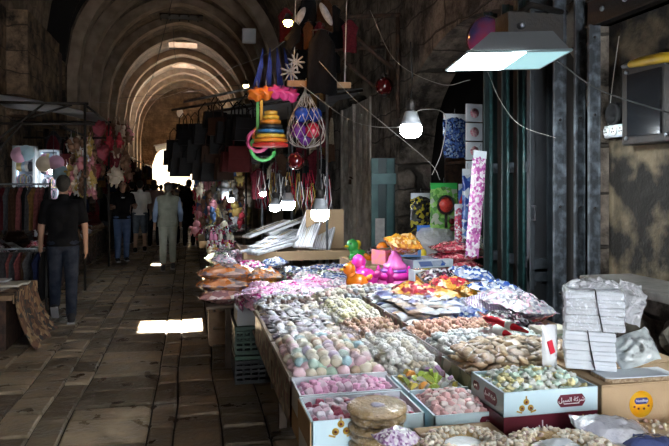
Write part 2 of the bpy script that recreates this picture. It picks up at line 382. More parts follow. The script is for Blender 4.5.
# closed old roof lights (dark lattice boards) on the vault
def board(Y,w,l,i):
    m=MB(); m.b2((XC-w/2,Y,ZA-.34),(XC+w/2,Y+l,ZA-.30))
    for k in range(5): m.b2((XC-w/2+k*w/4.6,Y,ZA-.40),(XC-w/2+k*w/4.6+.05,Y+l,ZA-.34))
    o=m.obj('trim_%d'%(20+i),M_void); struct(o)
board(23.6,1.5,.7,0)
# end wall with the bright way out
def endarch(x):
    return 2.9+1.35*sqrt(max(0,1-((x+.55)/1.75)**2))
mb=MB(); X=[XL-.2]+[-2.3+3.5*i/16 for i in range(17)]+[XR+.2]
for p,q in zip(X,X[1:]):
    inn=-2.31<(p+q)/2<1.21
    za,zb=(endarch(p),endarch(q)) if inn else (-.02,-.02)
    mb.add([(p,Y1,za),(q,Y1,zb),(q,Y1,8.4),(p,Y1,8.4),(p,Y1+.8,za),(q,Y1+.8,zb),(q,Y1+.8,8.4),(p,Y1+.8,8.4)],[(0,1,2,3),(4,7,6,5),(0,4,5,1)])
for x in (-2.3,1.2): mb.add([(x,Y1,-.02),(x,Y1+.8,-.02),(x,Y1+.8,2.9),(x,Y1,2.9)],[(0,1,2,3)])
struct(mb.obj('wall_back',M_end))
M_lime=mat('sunlit_limestone',(.72,.64,.5),(.6,.52,.4),rough=.9,ns=2)
b=MB(); b.b2((-9,58,-.1),(9,58.5,9)); struct(b.obj('wall_courtyard',M_lime))
b=MB(); b.b2((-9,43,-.12),(9,58,-.02)); struct(b.obj('floor_courtyard',M_lime))
b=MB(); 
for s in (-1,1): b.b2((s*6-.2-.3,42.8,-.1),(s*6+.2-.3,58,7))
struct(b.obj('wall_courtyard_side',M_lime))
# unseen wall added behind the viewer; its opening steers sky light to the table
b=MB(); b.b2((XL-.3,-3.3,-.02),(.05,-3.,8.4)); b.b2((.05,-3.3,3.4),(XR+.3,-3.,8.4)); struct(b.obj('wall_light_block',M_wallL))
b=MB(); b.b2((XL-.3,-3.3,-.02),(XL,2.05,ZS+.1)); struct(b.obj('wall_left_near',M_wallL))
b=MB(); b.b2((XR,-3.3,-.02),(XR+.4,-1.45,ZS+.1)); struct(b.obj('wall_right_near',M_wallR))
# ================================================================ LIGHT
w=bpy.data.worlds.new('world'); sc.world=w; w.use_nodes=True
bg=w.node_tree.nodes['Background']; bg.inputs[0].default_value=(.90,.95,1,1); bg.inputs[1].default_value=WORLD
s=bpy.data.lights.new('sun','SUN'); s.energy=SUN; s.angle=radians(.6); s.color=(1,.95,.87)
so=bpy.data.objects.new('sun',s); COL.objects.link(so); so.rotation_euler=(radians(-6.4)*-1,0,0); so.location=(0,0,20)
so.rotation_euler=(radians(SUNTILT),radians(SUNX),0)
# ================================================================ STREET FURNITURE, DOORS AND LAMPS ON THE SHOP SIDE
M_gp=mat('teal_black_paint',(.003,.009,.009),(.008,.02,.02),rough=.4,ns=9,bump=.2,bs=30)
M_gp2=mat('grey_blue_paint',(.12,.145,.17),(.025,.03,.036),rough=.5,ns=16,bump=.25,bs=40,contrast=(.3,.55),det=8)
M_teal=mat('teal_door_paint',(.03,.10,.105),(.06,.16,.16),rough=.45,ns=6,bump=.2)
M_tg=mat('teal_edge',(.035,.10,.10),(.012,.035,.035),rough=.35,ns=20)
M_old=mat('pale_old_door',(.50,.46,.40),(.28,.25,.21),rough=.8,ns=6,bump=.5,bs=30)
def colx(u,Y): 
    r=ray(u,0); return Y*r[0]/r[1]
def at_col(u,X): 
    r=ray(u,0); return X*r[1]/r[0]
def post(u0,u1,Y,zt,m,name,label,cat='door_post'):
    x0,x1=colx(u0,Y),colx(u1,Y); w=x1-x0; e=E(name,((x0+x1)/2,Y,0),0,label,'post')
    f=MB(); f.b2((-w/2,0,0),(w/2,.02,zt)); f.obj('upright',m,e,bevel=.005)
    f=MB(); f.b2((-w*.5-.002,-.010,0),(-w*.28,.0,zt)); f.b2((w*.36,-.008,0),(w*.5,0,zt)); f.b2((-w*.6,-.02,0),(w*.6,.03,.1)); f.obj('edge_flange',m,e,bevel=.003)
    f=MB()
    for z in (.9,1.5,2.1,2.6): f.lathe([(.010,0),(.010,.006)],8,c=(0,0,z),M=Matrix.Rotation(pi/2,3,'X'))
    f.obj('rivets',M_dark,e)['kind']='stuff'
    return e
post(589,600,3.72,2.68,M_gp2,'door_post','grey steel post at the corner of the mouldy plaster niche')
post(575,585,3.9,3.0,M_gp2,'door_post','grey steel post one back from the plaster niche')
post(554,566,4.05,3.0,M_gp2,'door_post','chipped pale grey door post against the panelled dark door')
Yd=4.25; x0,x1=colx(530,Yd),colx(553,Yd)
dl=E('folding_door',(x0,Yd,0),0,'dark grey-blue panelled door leaf with sunken panels behind the hanging lamp','door'); w=x1-x0
f=MB(); f.b2((0,0,0),(w*.22,.05,3.)); f.b2((w*.78,0,0),(w,.05,3.))
for z in (.02,.95,1.02,2.9): f.b2((0,.005,z),(w,.045,z+.10))
f.obj('door_frame',mat('slate_paint',(.022,.028,.034),(.010,.013,.016),rough=.45,ns=12,bump=.2),dl,bevel=.004)
f=MB(); f.b2((w*.2,.02,.1),(w*.8,.035,2.95)); f.obj('door_panel',mat('smoky_panel',(.012,.013,.015),(.02,.022,.025),rough=.35,ns=5),dl)
f=MB(); f.tube([(w*.1,0,1.5),(w*.1,-.04,1.5),(w*.1,-.04,1.4),(w*.1,0,1.4)],.008); f.obj('door_handle',M_steel,dl)
for i,(a,b_,Y,lab) in enumerate([(484,498,5.05,'green-black shutter leaf beside the hanging pink strips'),(502,514,4.8,'green-black shutter leaf in the middle of the folded three'),(518,530,4.55,'green-black shutter leaf folded against the panelled door')]):
    x0,x1=colx(a,Y),colx(b_,Y); w=x1-x0; e=E('shutter_leaf',(x0,Y,0),0,lab,'shutter')
    f=MB(); f.b2((0,0,0),(w*.4,.02,3.1)); f.b2((w*.4,.01,0),(w,.03,3.1)); f.obj('leaf_panel',M_gp,e,bevel=.004)
    f=MB(); f.tube([(w*.5,0,0),(w*.5,0,3.1)],w*.13,8); f.obj('edge_rail',M_tg,e)
    f=MB()
    for z in (1.02,1.75): f.b2((w*.55,-.03,z),(w*.85,.02,z+.08))
    f.obj('hinge',M_gp2,e)
b=MB(); b.b2((2.60,3.95,-.02),(2.72,5.3,3.3)); struct(b.obj('wall_gap_shade',M_void))  # near-black slab standing in for the shade between the posts
# steel lintel above the niche
lt=E('lintel_beam',(2.56,2.1,2.68),0,'dark steel channel beam over the plaster niche','beam')
f=MB(); f.b2((-.02,-1.7,0),(.10,1.72,.015)); f.b2((-.02,-1.7,.17),(.10,1.72,.185)); f.b2((.0,-1.7,0),(.02,1.72,.185)); f.obj('web',M_dark,lt)
f=MB()
for k in range(9): f.lathe([(.018,0),(.018,.01),(.012,.016)],8,c=(-.002,-.2+k*.22,.09),M=Matrix.Rotation(-pi/2,3,'Y'))
f.obj('bolt_row',M_steel,lt)['kind']='stuff'
# plastered sill (ledge) of the niche
lg=E('stone_ledge',(2.3,1.9,0),0,'worn stone ledge with dark board top below the plaster niche','ledge')
f=MB(); f.b2((.0,-1.4,1.06),(.35,1.62,1.105)); f.obj('top_board',mat('grey_board',(.12,.11,.10),(.06,.055,.05),rough=.6,ns=7,bump=.4),lg,bevel=.006)
f=MB(); f.b2((.25,-1.4,0),(.35,1.6,1.06)); f.obj('ledge_base',M_wallR,lg)
# rubble stones under the ledge
M_rub=mat('rubble_stone',(.14,.12,.09),(.05,.045,.035),rough=.9,ns=9,bump=.6)
RUB=[MB().ell((0,0,0),(.09,.07,.055),10,7,jit=.5).mesh('rubble%d'%k,M_rub) for k in range(3)]
for k in range(40):
    O('rubble_stone',RUB[k%3],None,(2.44+U(-.05,.04),1.9+(k%8)*.21+U(-.04,.04),.06+(k//8)*.2+U(-.02,.02)),(U(0,3),U(0,3),U(0,3)),U(1.,1.5))
    tag(COL.objects[-1],'rough brown rubble stone heaped under the stone ledge','stone','rubble under the ledge')
# socket, conduit, yellow strap box on the plaster
p=aty(625,131,3.45)
p=atx(620,131,2.655)
so_=E('socket_strip',p,0,'white double socket strip on the mouldy plaster','socket')
f=MB(); f.b2((-.04,-.11,-.04),(0,.11,.04)); f.obj('plate',M_white,so_,bevel=.008)
for s_ in (-.075,.0,.075):
    f=MB(); f.lathe([(.03,0),(.03,.008),(.024,.012)],14,c=(-.04,s_,0),M=Matrix.Rotation(-pi/2,3,'Y')); f.obj('outlet',M_wprint,so_)
    
f=MB(); 
for s_ in (-.075,.0,.075):
    for a in range(3): f.lathe([(.004,0),(.004,.004)],6,c=(-.053,s_+.012*cos(a*2.1+1.5),.012*sin(a*2.1+1.5)),M=Matrix.Rotation(-pi/2,3,'Y'))
f.obj('pin_hole',M_black,so_)['kind']='stuff'
pm=atx(655,92,2.64)
bx=E('meter_box',pm,0,'dark metal meter box with glass window beside the plaster','box')
f=MB(); f.b2((-.06,-.22,-.30),(.06,.22,.18)); f.obj('case',M_dark,bx,bevel=.01)
f=MB(); f.b2((-.075,-.13,-.25),(-.06,.15,.12)); f.obj('window_plate',mat('dark_glass',(.01,.012,.015),rough=.1,coat=1.),bx)
f=MB(); 
for y in (-.17,.17):
    for z in (-.26,.14): f.lathe([(.012,0),(.012,.01),(.008,.014)],8,c=(-.06,y,z),M=Matrix.Rotation(-pi/2,3,'Y'))
f.obj('screw_heads',M_steel,bx)
M_yel=mat('yellow_plastic',(.62,.42,.03),(.45,.28,.02),rough=.45,ns=12)
yd=E('yellow_drill',atx(650,61,2.56),0,'yellow and grey tool lying on top of the dark meter box','tool')
f=MB(); f.tube([(0,-.24,-.02),(0,-.1,.0),(0,.08,0.01),(0,.17,.01)],[.026,.03,.028,.02],10); f.obj('tool_body',M_yel,yd)
f=MB(); f.tube([(0,.16,.01),(0,.24,.01)],[.02,.012],8); f.obj('nozzle',M_steel,yd)
# round black cup-like vent on the plaster
vt=MB(); vt.lathe([(.075,0),(.075,.04),(.06,.05),(.055,.02)],16,c=atx(618,114,2.66),M=Matrix.Rotation(-pi/2,3,'Y')); tag(vt.obj('round_vent',M_black),'round black vent hole just above the white socket strip','vent')
# old pale double door
od=E('old_door',(2.60,10.15,0),0,'weathered pale grey double door with panels and padlock','door')
for s_ in (-1,1):
    f=MB(); f.b2((0,min(0,s_*.92)+.01,0),(.05,max(0,s_*.92)-.01,2.95)); 
    f.b2((-.03,s_*.9-.05,0),(0,s_*.9+.03,2.95))
    l=f.obj('door_leaf',M_old,od)
    f=MB()
    for z0,z1 in ((.2,.9),(1.0,1.7),(1.8,2.75)):
        for y in (.12,.50): 
            f.b2((-.02,s_*(y),z0),(0.,s_*(y+.30),z1)); f.b2((-.03,s_*(y+.05),z0+.06),(-.02,s_*(y+.25),z1-.06))
    f.obj('raised_panel',M_old,l,bevel=.005)['kind']='stuff'
f=MB(); f.b2((-.05,-.03,0),(0,.03,2.95)); f.obj('cover_strip',M_old,od)
f=MB(); f.tube([(-.05,-.05,1.75),(-.09,-.05,1.78),(-.09,.05,1.78),(-.05,.05,1.75)],.008); f.box((-.09,0,1.70),(.03,.07,.08)); f.obj('padlock',M_iron,od)
# teal door leaf standing open with a pale cross board
td=E('teal_door',(colx(390,8.1),8.1,0),radians(-8),'teal door leaf with pale cross rail standing open','door')
w_=.25
f=MB(); f.b2((-w_,-.02,0.0),(w_,.02,2.0)); f.obj('door_leaf',mat('dark_teal',(.012,.045,.05),rough=.4),td)
f=MB(); 
for x in (-w_,-.05,w_-.09): f.b2((x,-.045,0.),(x+.09,-.02,1.99))
f.obj('stile',M_teal,td,bevel=.004)
f=MB(); f.b2((-w_,-.06,1.66),(w_,-.045,1.80)); f.obj('cross_rail',mat('pale_teal',(.14,.27,.28),(.09,.19,.2),rough=.5,ns=7),td,bevel=.004)
for x,z in ((-.14,1.05),(.15,1.15)):
    f=MB(); f.b2((x-.06,-.056,z-.17),(x+.06,-.047,z+.17)); f.obj('pasted_notice',mat('paper',(.6,.6,.58),(.45,.45,.45),rough=.7,ns=20),td)
# iron bracket frames above the door, with diagonals
def bars(name,label,segs,r,m=M_iron,cat='bracket'):
    f=MB()
    for a,b_ in segs:
        a=Vector(a);b_=Vector(b_); f.tube([a,b_],r,4)
    o=f.obj(name,m); return tag(o,label,cat)
Yk=at_col(398,2.55)
def bk(u,v): return aty(u,v,Yk)
bars('iron_bracket','rusty square iron bracket frame at the top of the shop wall',[(bk(345,17),bk(400,15)),(bk(398,15),bk(398,118)),(bk(350,33),bk(392,68))],.03)
Yk=at_col(386,2.55)
bars('iron_bracket','smaller rusty iron bracket with the red lantern hanging below',[(bk(335,49),bk(388,47)),(bk(388,47),bk(388,98)),(bk(343,60),bk(378,90))],.026)
# red round lantern under the bracket
c=aty(384,86,at_col(386,2.5)); rl=E('red_lantern',c,0,'dark red round glass lantern hanging from the smaller iron bracket','lantern')
M_redg=mat('dark_red_glass',(.10,.006,.008),rough=.12,coat=1.)
f=MB(); f.ell((0,0,0),(.115,.115,.125),16,12); f.obj('globe',M_redg,rl)
f=MB(); f.lathe([(.05,.1),(.05,.14),(.02,.16),(.015,.30)],12); f.lathe([(.02,-.15),(.05,-.12),(.05,-.1)],12); f.obj('cap',M_dark,rl)
# ---------------------------------------------------------------- the big lamp
P4=[aty(447,70,3.72),aty(539,68,3.53),aty(571,50,3.0),aty(468,52,3.2)]
zl=2.36
LA=Vector(atz(447,70,zl));LB=Vector(atz(539,68,zl));LC=Vector(atz(571,50,zl));LD=Vector(atz(468,52,zl))
cen=(LA+LB+LC+LD)/4
lamp=E('flood_lamp',cen,0,'large flat hanging flood lamp glowing cool white','lamp')
q=[p-cen for p in (LA,LB,LC,LD)]
f=MB(); T=[p*.62+Vector((0.05,0,.13)) for p in q]
f.add(list(q)+T,[(4,5,6,7),(0,1,5,4),(1,2,6,5),(2,3,7,6),(3,0,4,7)]); f.obj('reflector',mat('lamp_housing',(.16,.17,.18),rough=.5,metal=.4),lamp)
def lerp(a,b_,t): return a+(b_-a)*t
d=Vector((0,0,-.004))
L_on=[q[0]+d,lerp(q[0],q[1],.6)+d,lerp(q[3],q[2],.58)+d,q[3]+d]; L_of=[lerp(q[0],q[1],.6)+d,q[1]+d,q[2]+d,lerp(q[3],q[2],.58)+d]
f=MB(); f.add(L_on+[p+Vector((0,0,.01)) for p in L_on],[(0,1,2,3),(7,6,5,4),(0,4,5,1),(1,5,6,2),(2,6,7,3),(3,7,4,0)]); f.obj('lit_diffuser',mat('lamp_tubes',(.9,1,1),em=LAMP,emc=(.88,.97,1.)),lamp)
f=MB(); f.add(L_of+[p+Vector((0,0,.01)) for p in L_of],[(0,1,2,3),(7,6,5,4),(0,4,5,1),(1,5,6,2),(2,6,7,3),(3,7,4,0)]); f.obj('frosted_glass',mat('frosted',(.5,.68,.7),em=.45,emc=(.4,.75,.8),rough=.2),lamp)
f=MB(); ee=[p*1.012 for p in q]
for a,b_ in zip(ee,ee[1:]+ee[:1]): f.tube([a,b_],.008,4)
f.obj('rim',mat('lamp_rim',(.3,.4,.42),rough=.4,metal=.5),lamp)
f=MB(); t0=Vector((0.1,0,.13))
f.tube([t0,t0+Vector((.12,.05,.12))],.05,4); f.box(t0+Vector((.05,0,.05)),(.34,.16,.16)); f.tube([(0.0,0,.2),(0.33,.3,.42),(2.58-cen.x,.7,.5)],.02,6); f.obj('mounting_arm',M_dark,lamp)
f=MB(); f.lathe([(.02,0),(.02,.03),(.012,.04)],8,c=t0+Vector((-.05,-.08,.05)),M=Matrix.Rotation(pi/2,3,'X')); f.obj('wing_bolt',M_steel,lamp)
# dark blue bowl hanging behind the lamp
c=aty(486,38,4.6); f=MB(); f.ell((0,0,0),(.15,.15,.17),16,10); o=f.obj('ball',mat('blue_ball_red_band',(.04,.05,.16),(.3,.02,.05),rough=.25,ns=5,coat=.8),loc=c); tag(o,'dark blue and red ball hanging behind the flood lamp','ball')
# ---------------------------------------------------------------- bulbs
def bulb(u,v,Y,s,label,big=True,cab=.5,group=None):
    c=Vector(aty(u,v,Y)); e=E('light_bulb',c,0,label,'light bulb',group)
    m=M_bulb if big else M_bulbs
    f=MB(); f.lathe([(.001*s,-.062*s),(.035*s,-.058*s),(.056*s,-.040*s),(.06*s,-.01*s),(.057*s,.012*s)],18); f.obj('glowing_dome',m,e)
    f=MB(); f.lathe([(.057*s,.0125*s),(.045*s,.05*s),(.034*s,.085*s),(.03*s,.088*s)],18); f.obj('bulb_body',mat('bulb_body',(.22,.23,.25),rough=.35),e)
    f=MB(); f.lathe([(.024*s,.088*s),(.026*s,.14*s),(.012*s,.15*s),(.006*s,.16*s)],12); f.obj('socket',M_dark,e)
    f=MB(); f.tube([(0,0,.155*s),(.01,0,.155*s+cab*.4),(.0,.01,.155*s+cab)],.005,5); f.obj('flex',M_cabled,e)
bulb(411,127,4.3,1.25,'large glowing bulb hanging before the dark shop arch',cab=.4)
bulb(320,212,5.0,1.2,'large glowing bulb over the jewellery tray, nearest the shop arch',cab=.5)
bulb(288,203,6.6,1.2,'large glowing bulb over the jewellery tray, beside the smaller one',cab=.8)
bulb(275,206,7.4,1.05,'middle-sized glowing bulb just past the large bulbs of the tray',cab=.8)
bulb(263,193,9.0,.8,'small glowing bulb above the cosmetics rows',False)
bulb(271,187,9.4,.8,'small glowing bulb hung high above the cosmetics rows',False)
bulb(231,199,11.,.9,'small glowing bulb beside the brown hanging bags',False)
# warm spot high on the wall of nets
c=aty(288,19,6.1); e=E('spot_lamp',c,0,'small warm orange spot lamp above the hanging nets','lamp')
f=MB(); f.lathe([(.02,.05),(.05,-.01),(.05,-.02)],12); f.obj('lamp_shade',M_dark,e)
f=MB(); f.ell((0,0,-.03),(.045,.045,.045),12,8); f.obj('bulb',mat('warm_bulb',(1,.6,.2),em=60,emc=(1,.42,.10)),e)
pl=bpy.data.lights.new('warm_lamp_light','POINT'); pl.energy=3.5; pl.color=(1,.5,.18); pl.shadow_soft_size=.04; plo=bpy.data.objects.new('warm_lamp_light',pl); COL.objects.link(plo); plo.location=c-Vector((0,.02,.10)) if isinstance(c,Vector) else (c[0],c[1]-.02,c[2]-.10)
c=aty(246,86,11.); e=E('spot_lamp',c,0,'tiny warm lamp above the handbag pole','lamp')
f=MB(); f.ell((0,0,0),(.05,.05,.04),12,8); f.obj('bulb',mat('warm_bulb2',(1,.7,.35),em=14,emc=(1,.7,.35)),e)
f=MB(); f.lathe([(.03,.0),(.06,.04),(.02,.1)],12); f.obj('lamp_shade',M_dark,e)
# ---------------------------------------------------------------- cables strung across
def cable(pts,label,r=.006,m=M_cable,sag=0.,name='cable'):
    P=[Vector(p) for p in pts]; Q=[]; R_=[P[0]*2-P[1]]+P+[P[-1]*2-P[-2]]
    for i in range(1,len(R_)-2):
        a,b_,c_,d_=R_[i-1:i+3]
        for k in range(10):
            t=k/10; Q.append(.5*((2*b_)+(c_-a)*t+(2*a-5*b_+4*c_-d_)*t*t+(3*b_-a-3*c_+d_)*t**3)-Vector((0,0,sag*4*t*(1-t))))
    Q.append(P[-1]); r*=.45; f=MB(); f.tube(Q,r,5); return tag(f.obj(name,m),label,'cable')
cable([aty(296,32,7.4),aty(236,66,9.6),aty(150,100,17),aty(95,102,19)],'pale cable running from the net stall across the lane to the far stalls',.010,sag=.04)
cable([aty(318,60,6.4),aty(352,97,6.),aty(385,125,5.6),aty(430,163,5.6),aty(440,180,5.6)],'pale cable drooping from the wooden plank to the shop arch',.007)
cable([aty(370,10,6.2),aty(395,60,6.),aty(440,84,5.4),aty(470,80,5.)],'pale cable drooping across the top of the dark arch',.006)
cable([aty(300,84,6.4),aty(350,120,6.),aty(400,127,4.4),aty(420,110,4.5),aty(445,115,5.2),aty(442,150,5.3),aty(432,175,5.4)],'pale cable looping behind the large bulb',.007)
cable([aty(556,60,3.4),aty(600,90,3.3),aty(669,113,3.0)],'thick black cable from the flood lamp to the meter box',.010,M_cabled)
cable([aty(487,70,4.),aty(500,100,4.2),aty(520,125,4.2),aty(556,138,4.)],'thin pale cable hanging down from the flood lamp over the shutters',.003)
cable([aty(100,100,30),aty(186,92,30),aty(240,85,18)],'dark wire high across the vault before the end wall',.02,M_cabled)
cable([aty(112,178,18),aty(150,85,20),aty(172,0,21)],'long dark rope hanging slantwise in the vault',.02,M_cabled,name='rope')
cable([aty(172,0,24),aty(174,45,27),aty(176,60,28)],'dark hanging wire below the vault crown',.025,M_cabled)
cable([atx(619,36,2.64),atx(613,80,2.64),atx(608,125,2.64)],'old cream cable loose on the mouldy plaster',.006)
cable([atx(628,75,2.64),atx(633,110,2.64),atx(640,128,2.64)],'short cream cable running into the socket strip',.005)
# ---------------------------------------------------------------- small alarm box on the vault flank
o=MB().box((0,0,0),(.3,.14,.32)).obj('alarm_box',M_white,bevel=.02,loc=aty(249,36,14.5)); tag(o,'small pale square box fixed high on the vault flank','box')
# ================================================================ TABLES AND SWEETS
M_dwood=mat('dark_wood',(.05,.032,.02),(.09,.06,.04),rough=.7,ns=6,bump=.3)
def table(name,x0,x1,y0,y1,z,label,m=M_dwood,skirt=None,side=True):
    e=E(name,((x0+x1)/2,(y0+y1)/2,0),0,label,'table'); hx,hy=(x1-x0)/2,(y1-y0)/2
    f=MB(); f.b2((-hx,-hy,z-.025),(hx,hy,z)); f.obj('table_top',m,e,bevel=.004)
    for sx in (-1,1):
        for sy in (-1,1):
            f=MB(); f.b2((sx*(hx-.22),sy*(hy-.12),0),(sx*(hx-.17),sy*(hy-.07),z-.025)); f.obj('leg',m,e)
    if skirt:
        f=MB(); f.grid(lambda u,v:(-hx-.012+.015*sin(u*40)*(1-v),-hy+2*hy*u,.22+(z-.22)*v+.0),40,4); f.grid(lambda u,v:(-hx+2*hx*u,-hy-.012+.012*sin(u*30)*(1-v),.05+(z-.05)*v),30,4)
        o=f.obj('cloth_skirt',skirt,e); s=o.modifiers.new('s','SOLIDIFY'); s.thickness=.006
    return e
M_floral=patch_mat('dark_floral_cloth',[(.02,.012,.01),(.05,.02,.02),(.10,.05,.03),(.015,.015,.012),(.12,.09,.07),(.03,.03,.02)],scale=26,rough=.8,coat=0,bump=.3)
table('sweets_table',.42,2.25,1.55,4.5,.655,'long wooden sweets table in the foreground under boxes of sweets')
table('toy_table',.47,2.3,4.56,5.36,.70,'wooden table behind the sweets carrying striped packs and toys')
table('back_table',.95,2.3,5.4,6.5,.70,'second dark table behind the toys before the teal door')
# patterned side boards that edge the sweets table (leaning printed cartons)
M_pat=patch_mat('printed_board',[(.10,.065,.04),(.22,.16,.10),(.06,.03,.02),(.30,.24,.17),(.13,.03,.03),(.16,.13,.1)],scale=22,rough=.6,coat=.1,bump=.2)
for i,(ya,yb,ex) in enumerate([(2.64,3.25,'beside the pastel bonbons'),(3.27,4.1,'beside the wrapped chocolates')]):
    e=E('display_box',(.40,(ya+yb)/2,0),0,'long printed cardboard display box '+ex,'box')
    h=(yb-ya)/2
    f=MB(); f.b2((0,-h,.66),(.01,h,.86)); f.b2((0,-h,.66),(.41,-h+.01,.82)); f.b2((0,h-.01,.66),(.41,h,.82)); f.b2((.40,-h,.66),(.41,h,.82)); f.b2((0,-h,.657),(.41,h,.665)); f.obj('carton',M_pat,e)
    f=MB(); f.b2((-.004,-h,.845),(.014,h,.865)); f.obj('rim',mat('board_edge',(.36,.30,.24),rough=.7),e)
def carton(x0,x1,y0,y1,z0,z1,mo,label,mi=None,th=.006,cat='box',name='sweets_box',flap=None,back=0.,lip=None):
    e=E(name,((x0+x1)/2,(y0+y1)/2,z0),0,label,cat); hx,hy,h=(x1-x0)/2,(y1-y0)/2,z1-z0
    f=MB(); f.b2((-hx,-hy,0),(hx,hy,.006))
    f.b2((-hx,-hy,0),(hx,-hy+th,h)); f.b2((-hx,hy-th,0),(hx,hy,h+back)); f.b2((-hx,-hy,0),(-hx+th,hy,h)); f.b2((hx-th,-hy,0),(hx,hy,h))
    f.obj('tray',mo,e)
    if mi:
        f=MB(); t=th+.002
        f.b2((-hx+th,hy-th-.002,.006),(hx-th,hy-th,h+back)); f.b2((-hx+th,-hy+th,.006),(-hx+th+.002,hy-th,h)); f.b2((hx-th-.002,-hy+th,.006),(hx-th,hy-th,h)); f.obj('lining',mi,e)
    return e,hx,hy,h
def emblem(e,x,y,z,s=1.):
    """gold trefoil emblem: three round fruits with leaves"""
    f=MB()
    for a,b_ in ((0,.021),(-.016,0),(.016,0)): f.lathe([(.0105*s,0),(.0105*s,.002)],12,c=(x+a*s,y,z+b_*s),M=Matrix.Rotation(pi/2,3,'X'))
    f.box((x,y-.001,z+.035*s),(.004*s,.002,.012*s)); f.box((x-.026*s,y-.001,z-.012*s),(.02*s,.002,.005*s),ry=.3); f.box((x+.026*s,y-.001,z-.012*s),(.02*s,.002,.005*s),ry=-.3)
    f.obj('gold_emblem',M_gold,e)
    f=MB()
    for a,b_ in ((0,.021),(-.016,0),(.016,0)): f.lathe([(.004*s,0),(.004*s,.003)],8,c=(x+a*s,y,z+b_*s),M=Matrix.Rotation(pi/2,3,'X'))
    f.obj('emblem_centre',M_maroon,e)['kind']='stuff'
def plaque(w,h,t=.0015,n=6):
    c=h*.28; P=[(-w/2+c,-h/2),(w/2-c,-h/2),(w/2-c*.6,-h/2+c*.5),(w/2,-h*.12),(w/2,h*.12),(w/2-c*.6,h/2-c*.5),(w/2-c,h/2),(-w/2+c,h/2),(-w/2+c*.6,h/2-c*.5),(-w/2,h*.12),(-w/2,-h*.12),(-w/2+c*.6,-h/2+c*.5)]
    return P
AR='\uFEDE\uFEF4\uFEB4\uFEDF\uFE8D \uFE94\uFEDB\uFEAE\uFEB7'; AR2='\uFEE2\uFEB3\uFE8E\uFE91'
def plate(e,x,y,z,w,h,side=None,txt=AR,size=.02):
    f=MB()
    if side is None:
        f.prism([(x+a,z+b_) for a,b_ in plaque(w,h)],y-.002,y,'Y'); o=f.obj('label_plate',M_maroon,e)
        text(txt,size,M_wprint,o,(x,y-.0032,z+h*.08),(pi/2,0,0))
        f=MB(); f.b2((x-w*.28,y-.003,z-h*.27),(x+w*.28,y-.002,z-h*.21)); f.obj('underline',M_wprint,o)
    else:
        f.prism([(y+a,z+b_) for a,b_ in plaque(w,h)],x-.002,x,'X'); o=f.obj('label_plate',M_maroon,e)
        text(txt,size,M_wprint,o,(x-.0032,y,z+h*.08),(pi/2,0,-pi/2))
# right blue box on its maroon twin
e,hx,hy,h=carton(1.03,1.385,2.01,2.27,.800,.866,M_maroon,'maroon sweets box under the pale blue box of yellow and green delight',M_white)
text(AR2,.05,M_wprint,e,(-.06,-hy-.001,.028),(pi/2,0,0)); emblem(e,.12,-hy,.02,.9)
e,hx,hy,h=carton(1.03,1.385,2.01,2.27,.868,.95,M_bluebox,'pale blue box of yellow and green delight stacked on a maroon box',M_bluebox,back=.0)
emblem(e,-.095,-hy,.026); plate(e,.075,-hy,.04,.105,.042,size=.021); plate(e,-hx,-.03,.04,.10,.044,'s',size=.018); plate(e,-hx,.085,.045,.05,.03,'s',txt=AR2,size=.012)
f=MB(); f.b2((-.03,hy-.010,.0),(.02,hy-.008,.078)); f.b2((-.03,hy-.01,.078),(.02,hy+.002,.0815)); f.obj('brown_tape',M_card,e)
# supports beneath (stacked cartons standing on the table)
o=MB().b2((1.03,2.02,.657),(1.385,2.26,.798)).obj('carton',M_card,bevel=.003); tag(o,'closed brown carton holding up the maroon sweets box','box')
# left boxes
e,hx,hy,h=carton(.40,.805,2.16,2.42,.657,.748,M_white,'white sweets box with maroon plate below the box of dark pink delight',M_white)
plate(e,-.02,-hy,.045,.14,.05,size=.024)
e,hx,hy,h=carton(.40,.805,2.16,2.42,.75,.85,M_bluebox,'white and pale blue box of sugared dark pink delight beside the round cakes',M_white)
emblem(e,-.10,-hy,.06,1.2); plate(e,-hx,.02,.05,.10,.045,'s',size=.018)
f=MB(); f.b2((-hx-.004,-hy+.0,-.0),(-hx,hy,.097)); f.obj('brown_side',M_card,e)
e,hx,hy,h=carton(.405,.81,2.43,2.63,.75,.852,M_white,'white box of pale pink delight behind the dark pink one',M_white,back=.012)
f=MB(); f.b2((-.02,hy-.01,.0),(.005,hy-.008,.105)); f.obj('brown_tape',M_card,e)
f=MB(); f.b2((-.01,-hy+.006,.0),(-.004,hy-.008,.09)); f.obj('divider',M_white,e)
o=MB().b2((.405,2.43,.657),(.81,2.63,.748)).obj('carton',M_card,bevel=.003); tag(o,'closed brown carton under the white box of pale pink delight','box')
# middle boxes
e,hx,hy,h=carton(.825,1.065,2.12,2.38,.76,.85,M_bluebox,'pale blue box of rosy delight cubes between the cakes and the taller blue box',M_bluebox,back=.01)
f=MB(); f.b2((-.04,hy-.01,.0),(-.005,hy-.008,.1)); f.obj('brown_tape',M_card,e); plate(e,.085,-hy,.06,.07,.03,txt=AR2,size=.014)
o=MB().b2((.825,2.12,.657),(1.02,2.38,.758)).obj('carton',M_card,bevel=.003); tag(o,'closed brown carton under the pale blue box of rosy delight','box')
e,hx,hy,h=carton(.825,1.065,2.39,2.62,.76,.848,M_bluebox,'pale blue box of fruit jelly slices behind the rosy delight cubes',M_white)
o=MB().b2((.825,2.39,.657),(1.065,2.62,.758)).obj('carton',M_card,bevel=.003); tag(o,'closed brown carton under the pale blue box of fruit jelly slices','box')
